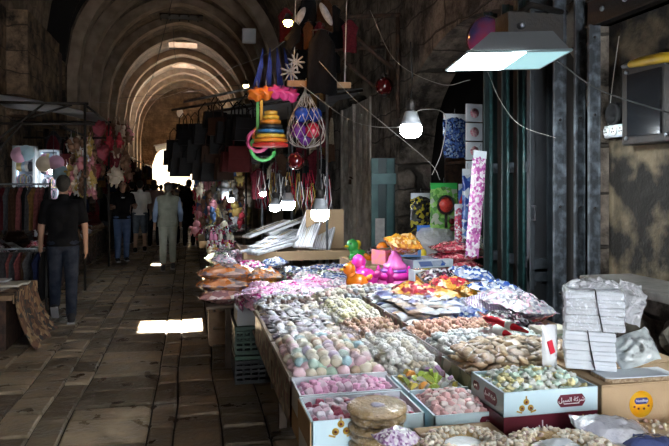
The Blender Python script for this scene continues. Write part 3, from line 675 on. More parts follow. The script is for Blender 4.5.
# right column: green printed carton of biscuits, white tray, long tray
M_green=patch_mat('green_print',[(.12,.16,.07),(.2,.22,.12),(.30,.28,.2),(.08,.1,.05)],scale=14,rough=.5,coat=.2,bump=.1)
carton(1.075,1.60,2.31,2.68,.80,.90,M_green,'green printed carton of wrapped biscuits behind the pale blue box',M_white)
carton(1.10,1.66,2.70,3.30,.80,.895,M_pat,'printed carton of white and peach sweets behind the biscuits',M_white)
carton(1.15,1.62,3.32,4.30,.80,.89,M_pat,'long printed carton of blue-labelled packets at the back of the sweets',M_white)
for (a,b_,c_,d_,l) in [(1.08,1.60,2.32,2.67,'biscuit carton'),(1.11,1.66,2.71,3.29,'carton of white and peach sweets'),(1.16,1.62,3.33,4.29,'carton of blue-labelled packets')]:
    o=MB().b2((a,c_,.657),(b_,d_,.798)).obj('carton',M_card,bevel=.003); tag(o,'closed brown carton holding up the '+l,'box')
# middle column trays behind the blue boxes
carton(.815,1.085,2.635,3.22,.74,.83,M_white,'white tray heaped with large white rose sweets',M_white)
carton(.815,1.12,3.23,3.62,.74,.83,M_card,'brown tray of caramel-brown sweets behind the white roses',M_white)
carton(.815,1.13,3.63,4.25,.74,.83,M_white,'white tray of cream yellow rose sweets behind the brown ones',M_white)
# ---- sweets
def jitmesh(name,m,kind):
    f=MB(); 
    if kind=='cube':
        f.ell((0,0,0),(.5,.5,.5),10,8)
        f.v=[tuple((abs(c)/.5)**.45*.62*(1 if c>0 else -1) for c in p) for p in f.v]; f.sm=[False]*len(f.f)
    elif kind=='ball': f.ell((0,0,0),(.5,.5,.46),12,9,jit=.12)
    elif kind=='blob': f.ell((0,0,0),(.5,.45,.34),12,9,jit=.75)
    elif kind=='wrap':
        f.lathe([(.26,-.95),(.22,-.8),(.06,-.58),(.26,-.42),(.34,-.2),(.35,.2),(.26,.42),(.06,.58),(.22,.8),(.26,.95)],9,M=Matrix.Rotation(pi/2,3,'Y'),sy=.75)
        f.v=[(p[0]*.62,p[1],p[2]+.02*sin(p[0]*19)) for p in f.v]
    elif kind=='rose':
        for k in range(7):
            a=k*2.4; r=.26 if k<5 else .08
            f.ell((r*cos(a),r*sin(a),.05*k-.1),(.24,.24,.2),8,6,jit=.4)
    elif kind=='biscuit':
        f.ell((0,0,0),(.6,.42,.2),14,8,jit=.2)
        f.v=[(p[0],p[1],p[2]+.03*sin(p[0]*25)) for p in f.v]
    elif kind=='slice':
        f.prism([(cos(pi*k/8)*.5,sin(pi*k/8)*.42) for k in range(9)],-.14,.14,'Y')
    elif kind=='pack':
        f.grid(lambda u,v:((u-.5)*1.1,(v-.5)*.62,.17*(1-abs(2*u-1)**3)*(1-abs(2*v-1)**3)+.02*noise.noise(Vector((u*5,v*5,2)))),8,6)
        f.grid(lambda u,v:((u-.5)*1.1,(v-.5)*.62,-.17*(1-abs(2*u-1)**3)*(1-abs(2*v-1)**3)),8,6)
    elif kind=='nut': f.ell((0,0,0),(.5,.34,.3),7,5,jit=.3)
    return f.mesh(name,m)
CM={}
def sweet_mat(nm,c,kind):
    coat={'wrap':.7,'pack':.8,'biscuit':.5,'blob':.3,'ball':.5,'slice':.6}.get(kind,.15)
    return mat('sweet_'+nm,c,tuple(min(1,x*.85+.10) for x in c),rough=.35 if coat>.3 else .6,ns=4,coat=coat,bump=.22 if coat>.3 else .12,bs=4,objvar=.15)
def pile(name,cat,kind,x0,x1,y0,y1,z,sp,size,cols,label,group=None,mound=0.,flat=False,tilt=.5,layers=1,jit=.35,zj=.006,maxn=290,fall=0.):
    """cols: list of (colour word, rgb, weight)"""
    pts=[]
    for L_ in range(layers):
        ny=max(1,int((y1-y0)/sp)); nx=max(1,int((x1-x0)/sp)); sh=.5*(L_%2)
        for j_ in range(ny-(L_%2)):
            for i_ in range(nx-(L_%2)):
                px=x0+(i_+.5+sh+U(-jit,jit)*.5)*(x1-x0)/nx; py=y0+(j_+.5+sh+U(-jit,jit)*.5)*(y1-y0)/ny
                a=(px-x0)/(x1-x0)*2-1; b_=(py-y0)/(y1-y0)*2-1
                m_=mound*max(0,(1-a*a))*max(0,(1-b_*b_))
                if L_ and abs(a)+abs(b_)>1.5: continue
                pts.append((px,py,z+L_*size*.55+m_+U(-zj,zj)))
    if len(pts)>maxn: pts=random.sample(pts,maxn)
    W=[c[2] for c in cols]
    for p in pts:
        c=random.choices(cols,W)[0]; key=(name,kind,c[0])
        if key not in CM: CM[key]=jitmesh(name,sweet_mat(name+'_'+c[0].replace(' ','_'),c[1],kind),kind)
        rot=(U(-tilt,tilt),U(-tilt,tilt),U(0,2*pi)) if not flat else (0,0,U(-.25,.25))
        s_=size*U(.85,1.15)
        o=O(name,CM[key],None,p,rot,s_)
        lb=label.replace('{c}',c[0]); tag(o,lb,cat,(group or name.replace('_',' ')+'s')+', '+c[0])
SUG=(.78,.74,.78)
pile('delight_cube','sweet','cube',.415,.79,2.175,2.41,.815,.030,.024,[('dark pink',(.42,.05,.12),3),('pale pink',(.78,.55,.66),5),('lilac white',(.8,.74,.82),3)],'{c} sugared delight cube in the white box beside the round cakes',layers=2,mound=.015)
pile('delight_cube','sweet','cube',.42,.795,2.445,2.615,.825,.031,.026,[('rose pink',(.80,.40,.62),4),('pale rose',(.82,.62,.74),3)],'{c} delight cube in the box between the bonbons and the dark pink box',layers=2,mound=.02,maxn=120)
pile('rosy_delight','sweet','cube',.835,1.055,2.13,2.365,.835,.026,.021,[('rosy',(.85,.50,.50),3),('cream pink',(.85,.72,.70),4)],'{c} delight cube in the low pale blue box in front of the jelly slices',layers=2,mound=.03)
pile('jelly_slice','sweet','slice',.835,1.055,2.40,2.61,.845,.042,.045,[('orange',(.85,.35,.05),2),('lime green',(.45,.6,.08),2),('yellow',(.85,.7,.12),3),('dark red',(.4,.02,.08),1),('violet striped',(.6,.35,.65),2),('white',(.8,.8,.78),3)],'{c} sugared jelly slice in the pale blue box before the white roses',tilt=1.,layers=2,mound=.01)
pile('lemon_delight','sweet','blob',1.045,1.37,2.03,2.255,.935,.028,.029,[('yellow',(.90,.82,.42),3),('pale green',(.72,.90,.78),2.4),('white',(.88,.90,.84),3)],'{c} delight piece in the tall pale blue box beside the cardboard box',mound=.022,layers=2,maxn=220)
pile('bonbon_ball','sweet','ball',.415,.80,2.645,3.22,.862,.047,.053,[('pale pink',(.82,.56,.62),3),('cream',(.84,.76,.6),5),('pale blue',(.42,.68,.74),1.3),('peach',(.84,.55,.38),2),('mint',(.55,.74,.62),1.3),('lilac',(.66,.52,.72),1.2),('tan',(.60,.45,.30),.6)],'{c} foil-wrapped bonbon ball in the heap behind the pink delight',mound=.035,layers=2)
pile('wrapped_chocolate','chocolate','pack',.415,.79,3.24,4.1,.855,.052,.062,[('silver grey',(.42,.43,.46),6),('dark brown',(.07,.035,.03),3),('pale gold',(.5,.42,.3),2),('violet grey',(.26,.22,.30),2)],'{c} wrapped chocolate in the long display box behind the bonbons',tilt=.35,mound=.012,layers=2,maxn=280)
pile('rose_sweet','sweet','rose',.83,1.075,2.65,3.20,.85,.046,.052,[('white',(.92,.90,.85),6),('ivory',(.88,.80,.64),2)],'{c} large rose-shaped sweet heaped in the tray behind the jelly slices',mound=.035,layers=2)
pile('caramel_sweet','sweet','wrap',.82,1.115,3.24,3.61,.85,.038,.05,[('caramel brown',(.25,.12,.05),3),('peach',(.7,.42,.3),3),('amber',(.45,.26,.12),2)],'{c} wrapped sweet in the brown tray behind the white roses',layers=2,mound=.01)
pile('cream_rose','sweet','rose',.83,1.12,3.64,4.24,.85,.046,.052,[('pale yellow',(.80,.76,.48),4),('cream',(.80,.76,.66),4)],'{c} rose-shaped sweet in the white tray behind the caramel ones',layers=2,mound=.02)
pile('wrapped_biscuit','biscuit','biscuit',1.09,1.59,2.32,2.67,.90,.04,.052,[('golden brown',(.60,.40,.20),4),('light brown',(.74,.56,.36),3)],'{c} wrapped biscuit in the green carton behind the tall pale blue box',layers=3,mound=.03,tilt=.6)
pile('coconut_sweet','sweet','blob',1.11,1.65,2.71,3.0,.895,.034,.046,[('pure white',(.88,.90,.90),4),('blue white',(.72,.80,.84),1)],'{c} coconut sweet in the carton behind the biscuits',layers=2,mound=.02)
pile('peach_sweet','sweet','wrap',1.12,1.64,3.01,3.29,.89,.036,.05,[('peach',(.80,.48,.34),4),('salmon',(.78,.38,.28),2)],'{c} wrapped sweet behind the white coconut sweets',layers=2,mound=.015)
pile('labelled_packet','packet','pack',1.16,1.61,3.33,4.28,.895,.065,.085,[('white',(.66,.70,.76),4),('navy blue',(.03,.06,.28),2),('tan',(.5,.36,.25),1.4)],'{c} cellophane packet in the long carton behind the peach sweets',layers=2,tilt=.15)
pile('nougat_piece','sweet','blob',.84,1.6,4.32,4.52,.86,.04,.05,[('cream',(.74,.68,.58),4),('rosy cream',(.78,.56,.5),1),('silver grey',(.45,.46,.5),2)],'{c} nougat piece at the back edge of the sweets table',layers=2,mound=.05)
pile('nougat_chunk','sweet','blob',.43,.84,4.12,4.5,.82,.04,.05,[('silver grey',(.45,.46,.5),2),('brown',(.12,.06,.04),2),('cream',(.74,.68,.58),2)],'{c} nougat piece behind the display box of chocolates',layers=2,mound=.05)  # second nougat region, on the lane side of the table
for (x0,x1,y0,y1,zb,l) in [(.415,.795,2.172,2.412,.80,'pink delight'),(.415,.80,2.445,2.615,.81,'rose delight'),(.835,1.055,2.13,2.37,.82,'rosy cubes'),(.835,1.055,2.4,2.61,.83,'jelly slices'),(1.04,1.375,2.02,2.26,.92,'lemon delight'),
    (.42,.80,2.66,3.23,.85,'bonbons'),(.42,.80,3.29,4.08,.84,'chocolates'),(.825,1.075,2.645,3.21,.835,'white roses'),(.825,1.11,3.24,3.61,.835,'caramels'),(.825,1.12,3.64,4.24,.835,'cream roses'),(1.085,1.59,2.32,2.67,.885,'biscuits'),(1.11,1.65,2.71,3.29,.88,'coconut sweets'),(1.16,1.61,3.33,4.29,.875,'packets')]:
    o=MB().grid(lambda u,v:(x0+(x1-x0)*u,y0+(y1-y0)*v,zb+.006*noise.noise(Vector((u*30,v*30,1)))),24,24).obj('sugar_dust',mat('sugar_crumbs',(.62,.58,.55),(.35,.30,.27),rough=.9,ns=80)); tag(o,'loose crumbs and wrappings under the '+l,'sweets',kind='stuff')
def film_sheet(x0,x1,y0,y1,z,label,seed):
    f=MB(); f.grid(lambda u,v:(x0+(x1-x0)*u,y0+(y1-y0)*v,z+.03*(1-(2*u-1)**2)*(1-(2*v-1)**2)+.012*noise.noise(Vector((u*9,v*11,seed)))+.008*noise.noise(Vector((u*25,v*27,seed)))),36,36)
    tag(f.obj('cellophane_sheet',M_film),label,'plastic sheet')
film_sheet(.42,.80,2.65,3.21,.925,'loose cellophane over the pastel bonbons',11)
film_sheet(.825,1.08,2.65,3.2,.91,'loose cellophane over the large white rose sweets',12)
film_sheet(1.09,1.59,2.32,2.67,.965,'loose cellophane over the wrapped biscuits',13)
# ---- round honey cakes stacked in the foreground
M_cake=mat('toasted_sesame',(.60,.38,.15),(.78,.56,.28),rough=.55,ns=70,bump=.8,bs=90,coat=.5)
M_cakeE=mat('sesame_edge',(.72,.52,.26),(.48,.30,.12),rough=.4,ns=45,bump=1.,bs=60,coat=.7)
c=Vector(atz(377,403,.905)); 
cx,cy=c.x,c.y
for k in range(5):
    zt=.905-k*.031; r=.102 if k==0 else .095
    e=E('round_cake',(cx+U(-.004,.004),cy+U(-.004,.004),zt-.026),U(0,3),'flat round sesame cake, '+['topmost','second','third','fourth','lowest'][k]+' of the stack beside the pink delight','cake','round sesame cakes')
    f=MB(); f.lathe([(r*.6,0),(r*.94,.001),(r,.008),(r,.017),(r*.93,.024),(r*.55,.025),(r*.3,.021),(r*.1,.021)],32)
    f.v=[(p[0]*(1+.03*noise.noise(Vector(p)*40)),p[1]*(1+.03*noise.noise(Vector(p)*40)),p[2]+.002*noise.noise(Vector(p)*70)) for p in f.v]
    f.obj('cake_body',M_cake if k==0 else M_cakeE,e)
    if k==0:
        f=MB(); f.ell((0,0,.021),(.026,.02,.005),12,6,jit=.5); f.obj('sugar_centre',mat('sugar_lilac',(.55,.50,.58),rough=.5),e)
    f=MB(); f.lathe([(r*.3,.0265),(r*.97,.0255),(r*1.03,.017),(r*1.03,.006),(r*.95,-.001)],28); f.obj('cellophane_wrap',M_film,e)
o=MB().lathe([(.10,.657),(.10,.755)],24,c=(cx,cy,0)).obj('cake_stand',M_card); tag(o,'round cardboard stand under the sesame cake stack','stand')
# ---- ring cakes with plastic centre, nuts all around
M_nut=[mat('nut_cream',(.84,.74,.58),(.72,.58,.40),rough=.6,ns=60,coat=.3,objvar=.15),mat('nut_white',(.88,.82,.72),rough=.6,coat=.2,objvar=.1),mat('nut_pink',(.68,.52,.46),rough=.6,objvar=.15)]
NUT=[jitmesh('cashew%d'%k,M_nut[k],'nut') for k in range(3)]
def ring(u,v,z,R,label,lab2,n,sy=.8,col=M_cakeE,nm='cashew_nut'):
    c=Vector(atz(u,v,z)); e=E('nut_ring',(c.x,c.y,z-.035),0,label,'cake')
    f=MB(); f.lathe([(R*.55,0),(R*.96,.0),(R,.012),(R*.93,.032),(R*.72,.042),(R*.5,.03),(R*.42,.006)],36,sy=sy); f.obj('cake_base',col,e)
    f=MB(); f.lathe([(R*.44,.028),(R*.40,.034),(R*.3,.037),(R*.1,.034)],24,sy=sy); f.obj('plastic_centre',mat('foggy_plastic',(.78,.80,.82),(.62,.66,.70),rough=.15,ns=12,coat=1.,bump=.6,bs=22),e)
    for k in range(n):
        a=U(0,2*pi); r=R*U(.5,1.0); t=(r/R-.72)/.3
        o=O(nm,NUT[random.choices([0,1,2],[5,4,1])[0]],None,(c.x+r*cos(a),c.y+r*sin(a)*sy,z-.035+.044-.022*t*t+U(-.002,.003)),(U(-.6,.6),U(-.6,.6),U(0,6)),U(.018,.026))
        tag(o,lab2,'nut',lab2)
    return c
ring(463,441,.865,.14,'ring cake covered in nuts with a plastic centre, in front of the rosy cubes','pale nut on the ring cake in front of the rosy cubes',290)
ring(556,446,.875,.185,'larger ring cake of nuts in front of the tall pale blue box','pale nut on the larger ring cake before the tall blue box',290,sy=.75,nm='ring_cashew')  # same cashew meshes as on the smaller ring
# carton support below the rings, its maroon edged lid
c=Vector(atz(470,436,.84)); o=MB().b2((.74,1.66,.657),(1.02,2.10,.825)).obj('carton',M_card,bevel=.004); tag(o,'closed carton under the smaller nut ring','box')
e,hx,hy,h=carton(1.03,1.50,1.62,1.995,.70,.815,M_maroon,'maroon and white carton heaped with loose nuts at the front of the table',M_white)
o=MB().b2((1.03,1.62,.657),(1.5,1.99,.699)).obj('carton',M_card,bevel=.004); tag(o,'flat brown carton under the maroon nut carton','box')
for k in range(300):
    x=U(1.22,1.80);y=U(1.70,1.985); 
    z=.822+.03*noise.noise(Vector((x*6,y*6,0)))
    o=O('loose_nut',NUT[random.choice((0,0,1,2))],None,(x,y,z),(U(0,3),U(0,3),U(0,6)),U(.016,.023)); tag(o,'pale loose nut in the heap at the front of the table','nut','loose nuts at the front')
o=MB().grid(lambda u,v:(1.035+.66*u,1.65+.34*v,.815+.03*noise.noise(Vector(((1.035+.66*u)*6,(1.65+.34*v)*6,0)))),30,20).obj('nut_crumbs',M_nut[0]); tag(o,'small nut pieces filling the heap at the front','nuts',kind='stuff')
o=MB().b2((1.51,1.62,.657),(1.9,1.99,.80)).obj('carton',M_card,bevel=.004); tag(o,'closed carton under the end of the loose nut heap','box')
# shiny bags lying at the front
def bagmesh(name,sx,sy,sz,m,seed=0,ruff=.12,n=18):
    f=MB(); S=Vector((seed*3.1,seed*1.7,seed))
    def fn(sgn):
        def g(u,v):
            a,b_=2*u-1,2*v-1; h=(1-abs(a)**3.2)*(1-abs(b_)**2.6)
            w=ruff*noise.noise(Vector((u*6,v*6,sgn*3))+S)+ruff*.6*noise.noise(Vector((u*15,v*15,sgn))+S)
            x=a*sx/2*(1-.10*abs(b_)**3); y=b_*sy/2*(1+.18*abs(a)**6)*(1-.12*abs(a)**2)
            return (x+.05*sx*noise.noise(Vector((v*4,0,sgn))+S),y,sgn*sz/2*h*(1+2.2*w)+.10*sz*noise.noise(Vector((u*9,v*9,5))+S)*(1 if abs(a)>.85 else .4))
        return g
    f.grid(fn(1),n,n); f.grid(fn(-1),n,n)
    return f.mesh(name,m)
M_purp=patch_mat('lilac_sugar',[(.55,.40,.60),(.72,.66,.74),(.25,.12,.28),(.8,.78,.8)],scale=120,rough=.3,coat=.8)
for (u,v,z,sx,sy,sz,m,rz,l) in [(398,438,.87,.15,.10,.06,M_purp,.5,'small cellophane bag of lilac sweets leaning on the round cakes'),
    (612,430,.86,.24,.16,.07,mat('clear_bag',(.42,.43,.50),(.62,.62,.66),rough=.15,coat=1.,ns=14,bump=1.,bs=18),-.2,'shiny crumpled clear bag at the front below the cardboard box'),
    (560,444,.87,.11,.05,.03,M_white,.1,'white folded paper tab stuck in the nut heap'),
    (650,443,.84,.2,.08,.05,mat('navy_foil',(.06,.08,.2),rough=.2,coat=1.,bump=.6,bs=20),0,'navy foil packet at the front corner of the nut heap')]:
    o=O('sweets_bag',bagmesh('sweets_bag',sx,sy,sz,m,seed=u),None,atz(u,v,z),(.15,.1,rz)); tag(o,l,'bag')
# ---- brown cardboard box with orange sticker
cb=E('cardboard_box',(1.60,2.19,.657),0,'brown cardboard box with a round orange sticker','box')
f=MB(); f.b2((-.205,-.19,0),(.30,.23,.292)); f.obj('carton_body',M_card,cb,bevel=.003)
f=MB(); f.b2((-.205,-.19,.2925),(.30,.015,.297)); f.b2((-.205,.025,.2925),(.30,.23,.297)); f.obj('top_flaps',M_card,cb)
p=Vector(atz(641,404,.657+.21)); ox=p.x-1.60-.02; ox=ray(641,404)[0]*(2.0/ray(641,404)[1])-1.60; oz=EYE-219/ray(641,404)[1]*2.0-.657
M_or=mat('orange_sticker',(.85,.36,.01),(.80,.45,.02),rough=.4,ns=20)
f=MB(); f.lathe([(.047,0),(.047,.002)],28,c=(ox,-.19,oz),M=Matrix.Rotation(pi/2,3,'X')); st=f.obj('round_sticker',M_or,cb)
f=MB(); f.prism([(ox+a*1.1,oz+.012+b_*1.) for a,b_ in plaque(.05,.022)],-.1935,-.192,'Y'); f.obj('sticker_band',mat('navy_print',(.02,.03,.18),rough=.4),st)
text('NuttBoy',.014,M_wprint,st,(ox,-.1945,oz+.013),(pi/2,0,0)).name='sticker_word'
f=MB()
for a in (-.028,-.012,.010,.028): f.ell((ox+a,-.193,oz-.012-.006*cos(a*90)),(.005,.002,.004),8,5)
f.obj('printed_nuts',M_maroon,st)
# slab tray and the two tied stacks of white boxes
bz=.657+.297
e=E('nougat_slab',(1.57,2.065,bz),-.03,'flat white tray with a nutty slab on the cardboard box','tray')
f=MB(); f.prism([(-.12,-.055),(.12,-.055),(.14,-.04),(.14,.055),(-.14,.055),(-.14,-.04)],.0,.012,'Z'); f.obj('nutty_edge',mat('nutty_edge',(.3,.19,.1),(.55,.42,.28),rough=.6,ns=120,bump=.6),e)
f=MB(); f.prism([(-.118,-.05),(.118,-.05),(.137,-.037),(.137,.052),(-.137,.052),(-.137,-.037)],.0125,.016,'Z'); f.obj('paper_top',M_white,e)
M_foam=mat('white_foam_box',(.74,.77,.82),(.64,.68,.74),rough=.35,ns=10,coat=.4)
def stack(x,y,z,w,d,hh,n,where,grp,rz):
    for k in range(n):
        e=E('pastry_box',(x+U(-.003,.003),y,z+k*hh),rz+U(-.02,.02),'flat white pastry box, '+['lowest','second','third','fourth','topmost'][k if k<n-1 else 4]+' of the '+where,'box',grp)
        f=MB(); f.box((0,0,hh*.30),(w*.98,d*.98,hh*.58),tap=1.02); f.obj('box_base',M_foam,e,bevel=.004)
        f=MB(); f.box((0,0,hh*.78),(w,d,hh*.38),tap=.96); f.obj('lid',M_foam,e,bevel=.005)
y_=2.13; t_=lambda u,v:(ray(u,v)[0]/ray(u,v)[1]*y_, EYE+ray(u,v)[2]/ray(u,v)[1]*y_)
xa,za=t_(567,371); xb,zb_=t_(615,333); z0s=bz+.017; n1=4; hA=(t_(590,331)[1]-z0s)/n1
w1=xb-xa+.01; SA=atz(591,371,z0s); ux,uy=cos(-.5),sin(-.5); vx,vy=-uy,ux
w1=.178; CA=(SA[0]+vx*.085,SA[1]+vy*.085); stack(CA[0],CA[1],z0s,w1,.16,hA,n1,'lower tied stack','pastry boxes of the lower stack',-.5)
xc,_=t_(571,300); xd,_=t_(626,300); zt1=z0s+n1*hA; ht=t_(600,291)[1]; hB=(ht-zt1)/5
w2=.205; CB=(CA[0]+ux*.014,CA[1]+uy*.014); stack(CB[0],CB[1],zt1+.002,w2,.17,hB,5,'upper tied stack','pastry boxes of the upper stack',-.5)
for (C_,z,zz,w_,d_,l,o_) in [(CA,z0s,zt1,w1,.16,'lower',-.012),(CB,zt1,ht,w2,.17,'upper',.0)]:
    F=lambda a,b_,z_:(C_[0]+ux*a+vx*b_,C_[1]+uy*a+vy*b_,z_)
    f=MB(); f.tube([F(o_,d_/2,zz+.006),F(o_,-d_/2-.003,zz+.005),F(o_+.012,-d_/2-.005,(z+zz)/2),F(o_+.026,-d_/2-.004,z+.003)],.0022,5)
    tag(f.obj('tie_string',M_black),'black string tied round the %s stack of white pastry boxes'%l,'string')
# clear bags round the stacks
f=MB()
def g_(u,v):
    a=2*pi*u; ca,sa=cos(a),sin(a); X_=w2/2*1.04*(abs(ca)**.22)*(1 if ca>0 else -1); Y_=.089*(abs(sa)**.22)*(1 if sa>0 else -1); n_=noise.noise(Vector((ca*3,sa*3,v*5)))*.008
    return (CB[0]+ux*(X_+n_)+vx*(Y_+n_),CB[1]+uy*(X_+n_)+vy*(Y_+n_),zt1+(ht+.008-zt1)*v)
f.grid(g_,48,10); tag(f.obj('plastic_bag',M_film),'clear plastic bag wrapped around the upper stack of pastry boxes','bag')
for (a,b_,z_,sx,sy,sz,m_,l,se,rot) in [(w2/2+.03,.02,ht-.05,.10,.16,.09,M_film2,'crumpled milky plastic bag end sticking out beside the upper stack',9,(1.2,.3,-.1)),
    (w1/2+.055,.0,z0s+.07,.15,.12,.10,mat('grey_film_bag',(.42,.46,.46),(.6,.64,.64),rough=.2,coat=1.,bump=1.,bs=16,ns=8),'crumpled grey plastic bag beside the lower stack',12,(1.3,-.4,-.4)),
    (0,-.01,ht+.012,.20,.07,.05,M_film2,'gathered milky plastic lying on top of the upper stack',22,(.1,0,-.45))]:
    o=O('plastic_bag',bagmesh('plastic_bag',sx,sy,sz,m_,seed=se,ruff=.35),None,(CB[0]+ux*a+vx*b_,CB[1]+uy*a+vy*b_,z_),rot); tag(o,l,'bag')
# white printed bag with red mark left of the stacks
e=E('printed_bag',atz(568,374,.96),.15,'white paper bag with a red patch beside the lower stack','bag')
O('bag_body',bagmesh('bag_body',.07,.17,.03,mat('white_bag',(.75,.76,.78),rough=.3,coat=.5),seed=5),e,(0,.1,.075),(pi/2,0,0.))
f=MB(); f.box((-.008,.082,.08),(.022,.004,.05),ry=-.3); f.obj('red_patch',mat('red_print',(.65,.02,.05),rough=.4),e)
o=MB().b2((1.39,2.43,.657),(1.70,2.69,.80)).obj('carton',M_card,bevel=.004); tag(o,'low brown carton behind the stacked pastry boxes','box')
# ================================================================ BAGS, TOYS, FAR TRAY
PK={}
def pk(n,cols,sc_=30,kind='p',axis='X'):
    PK[n]=patch_mat('pack_'+n,cols,scale=sc_*.4,bs=7,bump=1.,rough=.2,coat=1.) if kind=='p' else stripe_mat('pack_'+n,cols,scale=sc_*.6,axis=axis,bs=7,bump=1.,rough=.2,coat=1.)
pk('pink and white striped',[(.68,.08,.30),(.72,.66,.72),(.5,.28,.55),(.74,.5,.62)],9,'s')
pk('lilac and silver',[(.32,.24,.50),(.55,.55,.66),(.66,.16,.42),(.5,.5,.6)],8,'s')
pk('orange and grey',[(.75,.24,.06),(.55,.42,.38),(.78,.42,.22),(.30,.25,.28),(.70,.30,.14)],28)
pk('rosy beige',[(.55,.28,.24),(.7,.62,.6),(.62,.36,.34),(.35,.18,.2)],30)
pk('blue and silver',[(.03,.08,.30),(.30,.34,.42),(.10,.14,.28),(.50,.53,.58)],34)
pk('magenta',[(.62,.04,.30),(.72,.3,.52),(.75,.68,.72)],26)
pk('red and gold',[(.55,.03,.05),(.68,.30,.05),(.72,.5,.3),(.3,.02,.03)],30)
pk('amber',[(.66,.30,.03),(.5,.16,.02),(.75,.5,.2)],28)
pk('navy netted',[(.02,.05,.25),(.1,.2,.5),(.55,.6,.66)],50)
pk('purple and white striped',[(.18,.05,.28),(.82,.82,.84)],14,'s')
pk('dark mixed',[(.03,.03,.04),(.2,.2,.22),(.35,.3,.3),(.1,.02,.05)],40)
pk('pale pearl',[(.55,.53,.53),(.38,.38,.44),(.62,.36,.46),(.22,.22,.27)],44)
pk('red gauze',[(.55,.08,.12),(.62,.3,.3),(.35,.05,.08)],50)
pk('green and cream',[(.12,.22,.12),(.55,.55,.45),(.3,.36,.3)],40)
BM={}
def bag(col,x,y,z,sx,sy,sz,rz,label,tilt=(0,0),group=None,name='bagged_goods'):
    k=(col,round(sx/sy,1),int(rnd()*3))
    if k not in BM: BM[k]=bagmesh(name,1,sy/sx,sz/sx,PK[col],seed=len(BM)+1,ruff=.22)
    o=O(name,BM[k],None,(x,y,z),(tilt[0],tilt[1],rz),sx); tag(o,label,'bag',group); return o
# zone D: striped packs on the near edge of the toy table, in overlapping rows
def rows(x0,x1,y0,y1,z,cols,sx,sy,sz,where,dx,dy,layers=1,rz0=0.,zj=.02,name='cellophane_pack'):
    for L_ in range(layers):
        y=y0
        while y<y1:
            x=x0+U(0,dx*.5)
            while x<x1:
                c=random.choice(cols)
                bag(c,x,y,z+L_*sz*.75+U(-zj,zj)*.5+.05*noise.noise(Vector((x*3,y*3,0))),sx*U(.85,1.15),sy*U(.9,1.1),sz,rz0+U(-.5,.5),'%s cellophane pack %s'%(c,where),(U(-.15,.25),U(-.2,.2)),c+' packs '+where,name=name)
                x+=dx*U(.8,1.2)
            y+=dy
rows(.50,1.35,4.60,5.5,.775,['pink and white striped','lilac and silver','pale pearl','pink and white striped','magenta'],.24,.15,.06,'on the near rows of the toy table',.17,.12,2)
rows(1.35,2.2,4.6,5.3,.76,['blue and silver','dark mixed','pale pearl','rosy beige'],.22,.16,.06,'around the toys',.2,.16,1)
rows(1.0,1.95,5.5,6.4,.79,['rosy beige','blue and silver','pale pearl','green and cream','magenta'],.26,.17,.07,'at the back of the toy table',.2,.15,2,name='goods_pack')
# orange heap and stepped bags at the lane edge
table('corner_table',.14,.93,5.86,8.3,.57,'low dark table at the lane edge under heaped orange bags')
for i,(x,y,z,c,s) in enumerate([(.36,6.06,.63,'rosy beige',.58),(.36,6.10,.73,'orange and grey',.60),(.34,6.16,.83,'orange and grey',.56),(.70,6.04,.68,'amber',.32),(.68,6.1,.80,'orange and grey',.34)]):
    bag(c,x,y,z,s,.34,.13,U(-.1,.1),'large %s bag heaped on the corner table, %s'%(c,['at the bottom','second from the bottom','on top of the pile','low at the inner end','high at the inner end'][i]))
for i,(x,y) in enumerate([(.22,6.6),(.45,6.65),(.7,6.7),(.25,7.35),(.5,7.4),(.72,7.5),(.2,7.7),(.45,7.75),(.7,7.9)]):
    c=['pale pearl','magenta','blue and silver','pale pearl','pink and white striped','dark mixed','green and cream','pale pearl','magenta'][i]
    x+=.13
    bag(c,x,y,.80+.02*(i%3),.3,.24,.12,U(-.6,.6),'%s bag in the heap behind the orange ones, beside the lane'%c,(U(-.2,.2),U(-.2,.2)),c+' bags behind the orange heap')
    bag(c,x+.03,y+.03,.69,.3,.24,.13,U(-.6,.6),'%s bag low in the heap behind the orange ones'%c,(0,0),c+' low bags behind the orange heap')
# crates with white box at the lane
M_crate=mat('green_crate',(.012,.05,.025),(.02,.08,.04),rough=.45,ns=8); M_crd=mat('black_crate',(.008,.010,.010),rough=.5)
def crate(x,y,z,w,d,h,m,label,rim=None):
    e=E('plastic_crate',(x,y,z),0,label,'crate')
    f=MB(); t=.012
    for s_ in (-1,1):
        for k in range(5):
            zz=.01+k*(h-.03)/5; f.b2((-w/2,s_*d/2-t/2,zz),(w/2,s_*d/2+t/2,zz+h*.09)); f.b2((s_*w/2-t/2,-d/2,zz),(s_*w/2+t/2,d/2,zz+h*.09))
        for k in range(9):
            xx=-w/2+k*w/8; f.b2((xx-.008,s_*d/2-t/2,0),(xx+.008,s_*d/2+t/2,h))
        for k in range(9):
            yy=-d/2+k*d/8; f.b2((s_*w/2-t/2,yy-.008,0),(s_*w/2+t/2,yy+.008,h))
    f.b2((-w/2,-d/2,0),(w/2,d/2,.01)); f.obj('lattice_body',m,e)
    f=MB(); 
    for s_ in (-1,1): f.b2((-w/2-.012,s_*d/2-.012,h-.035),(w/2+.012,s_*d/2+.012,h)); f.b2((s_*w/2-.012,-d/2,h-.035),(s_*w/2+.012,d/2,h))
    f.obj('rim',rim or m,e,bevel=.004); return e
zc=0.
for k in range(2): crate(.62,5.62,k*.245,.50,.40,.235,M_crd if k==0 else M_crate,['black lattice crate on the floor under the white box','green-rimmed crate standing on the black crate'][k],M_crate)
for k in range(2): crate(.62,6.05,k*.245,.50,.40,.235,M_crd,['black crate on the floor behind the green-rimmed pair','black crate stacked second behind the green-rimmed pair'][k])
carton(.38,.86,5.42,5.82,.482,.60,M_white,'white open carton standing on the green-rimmed crate',M_white)
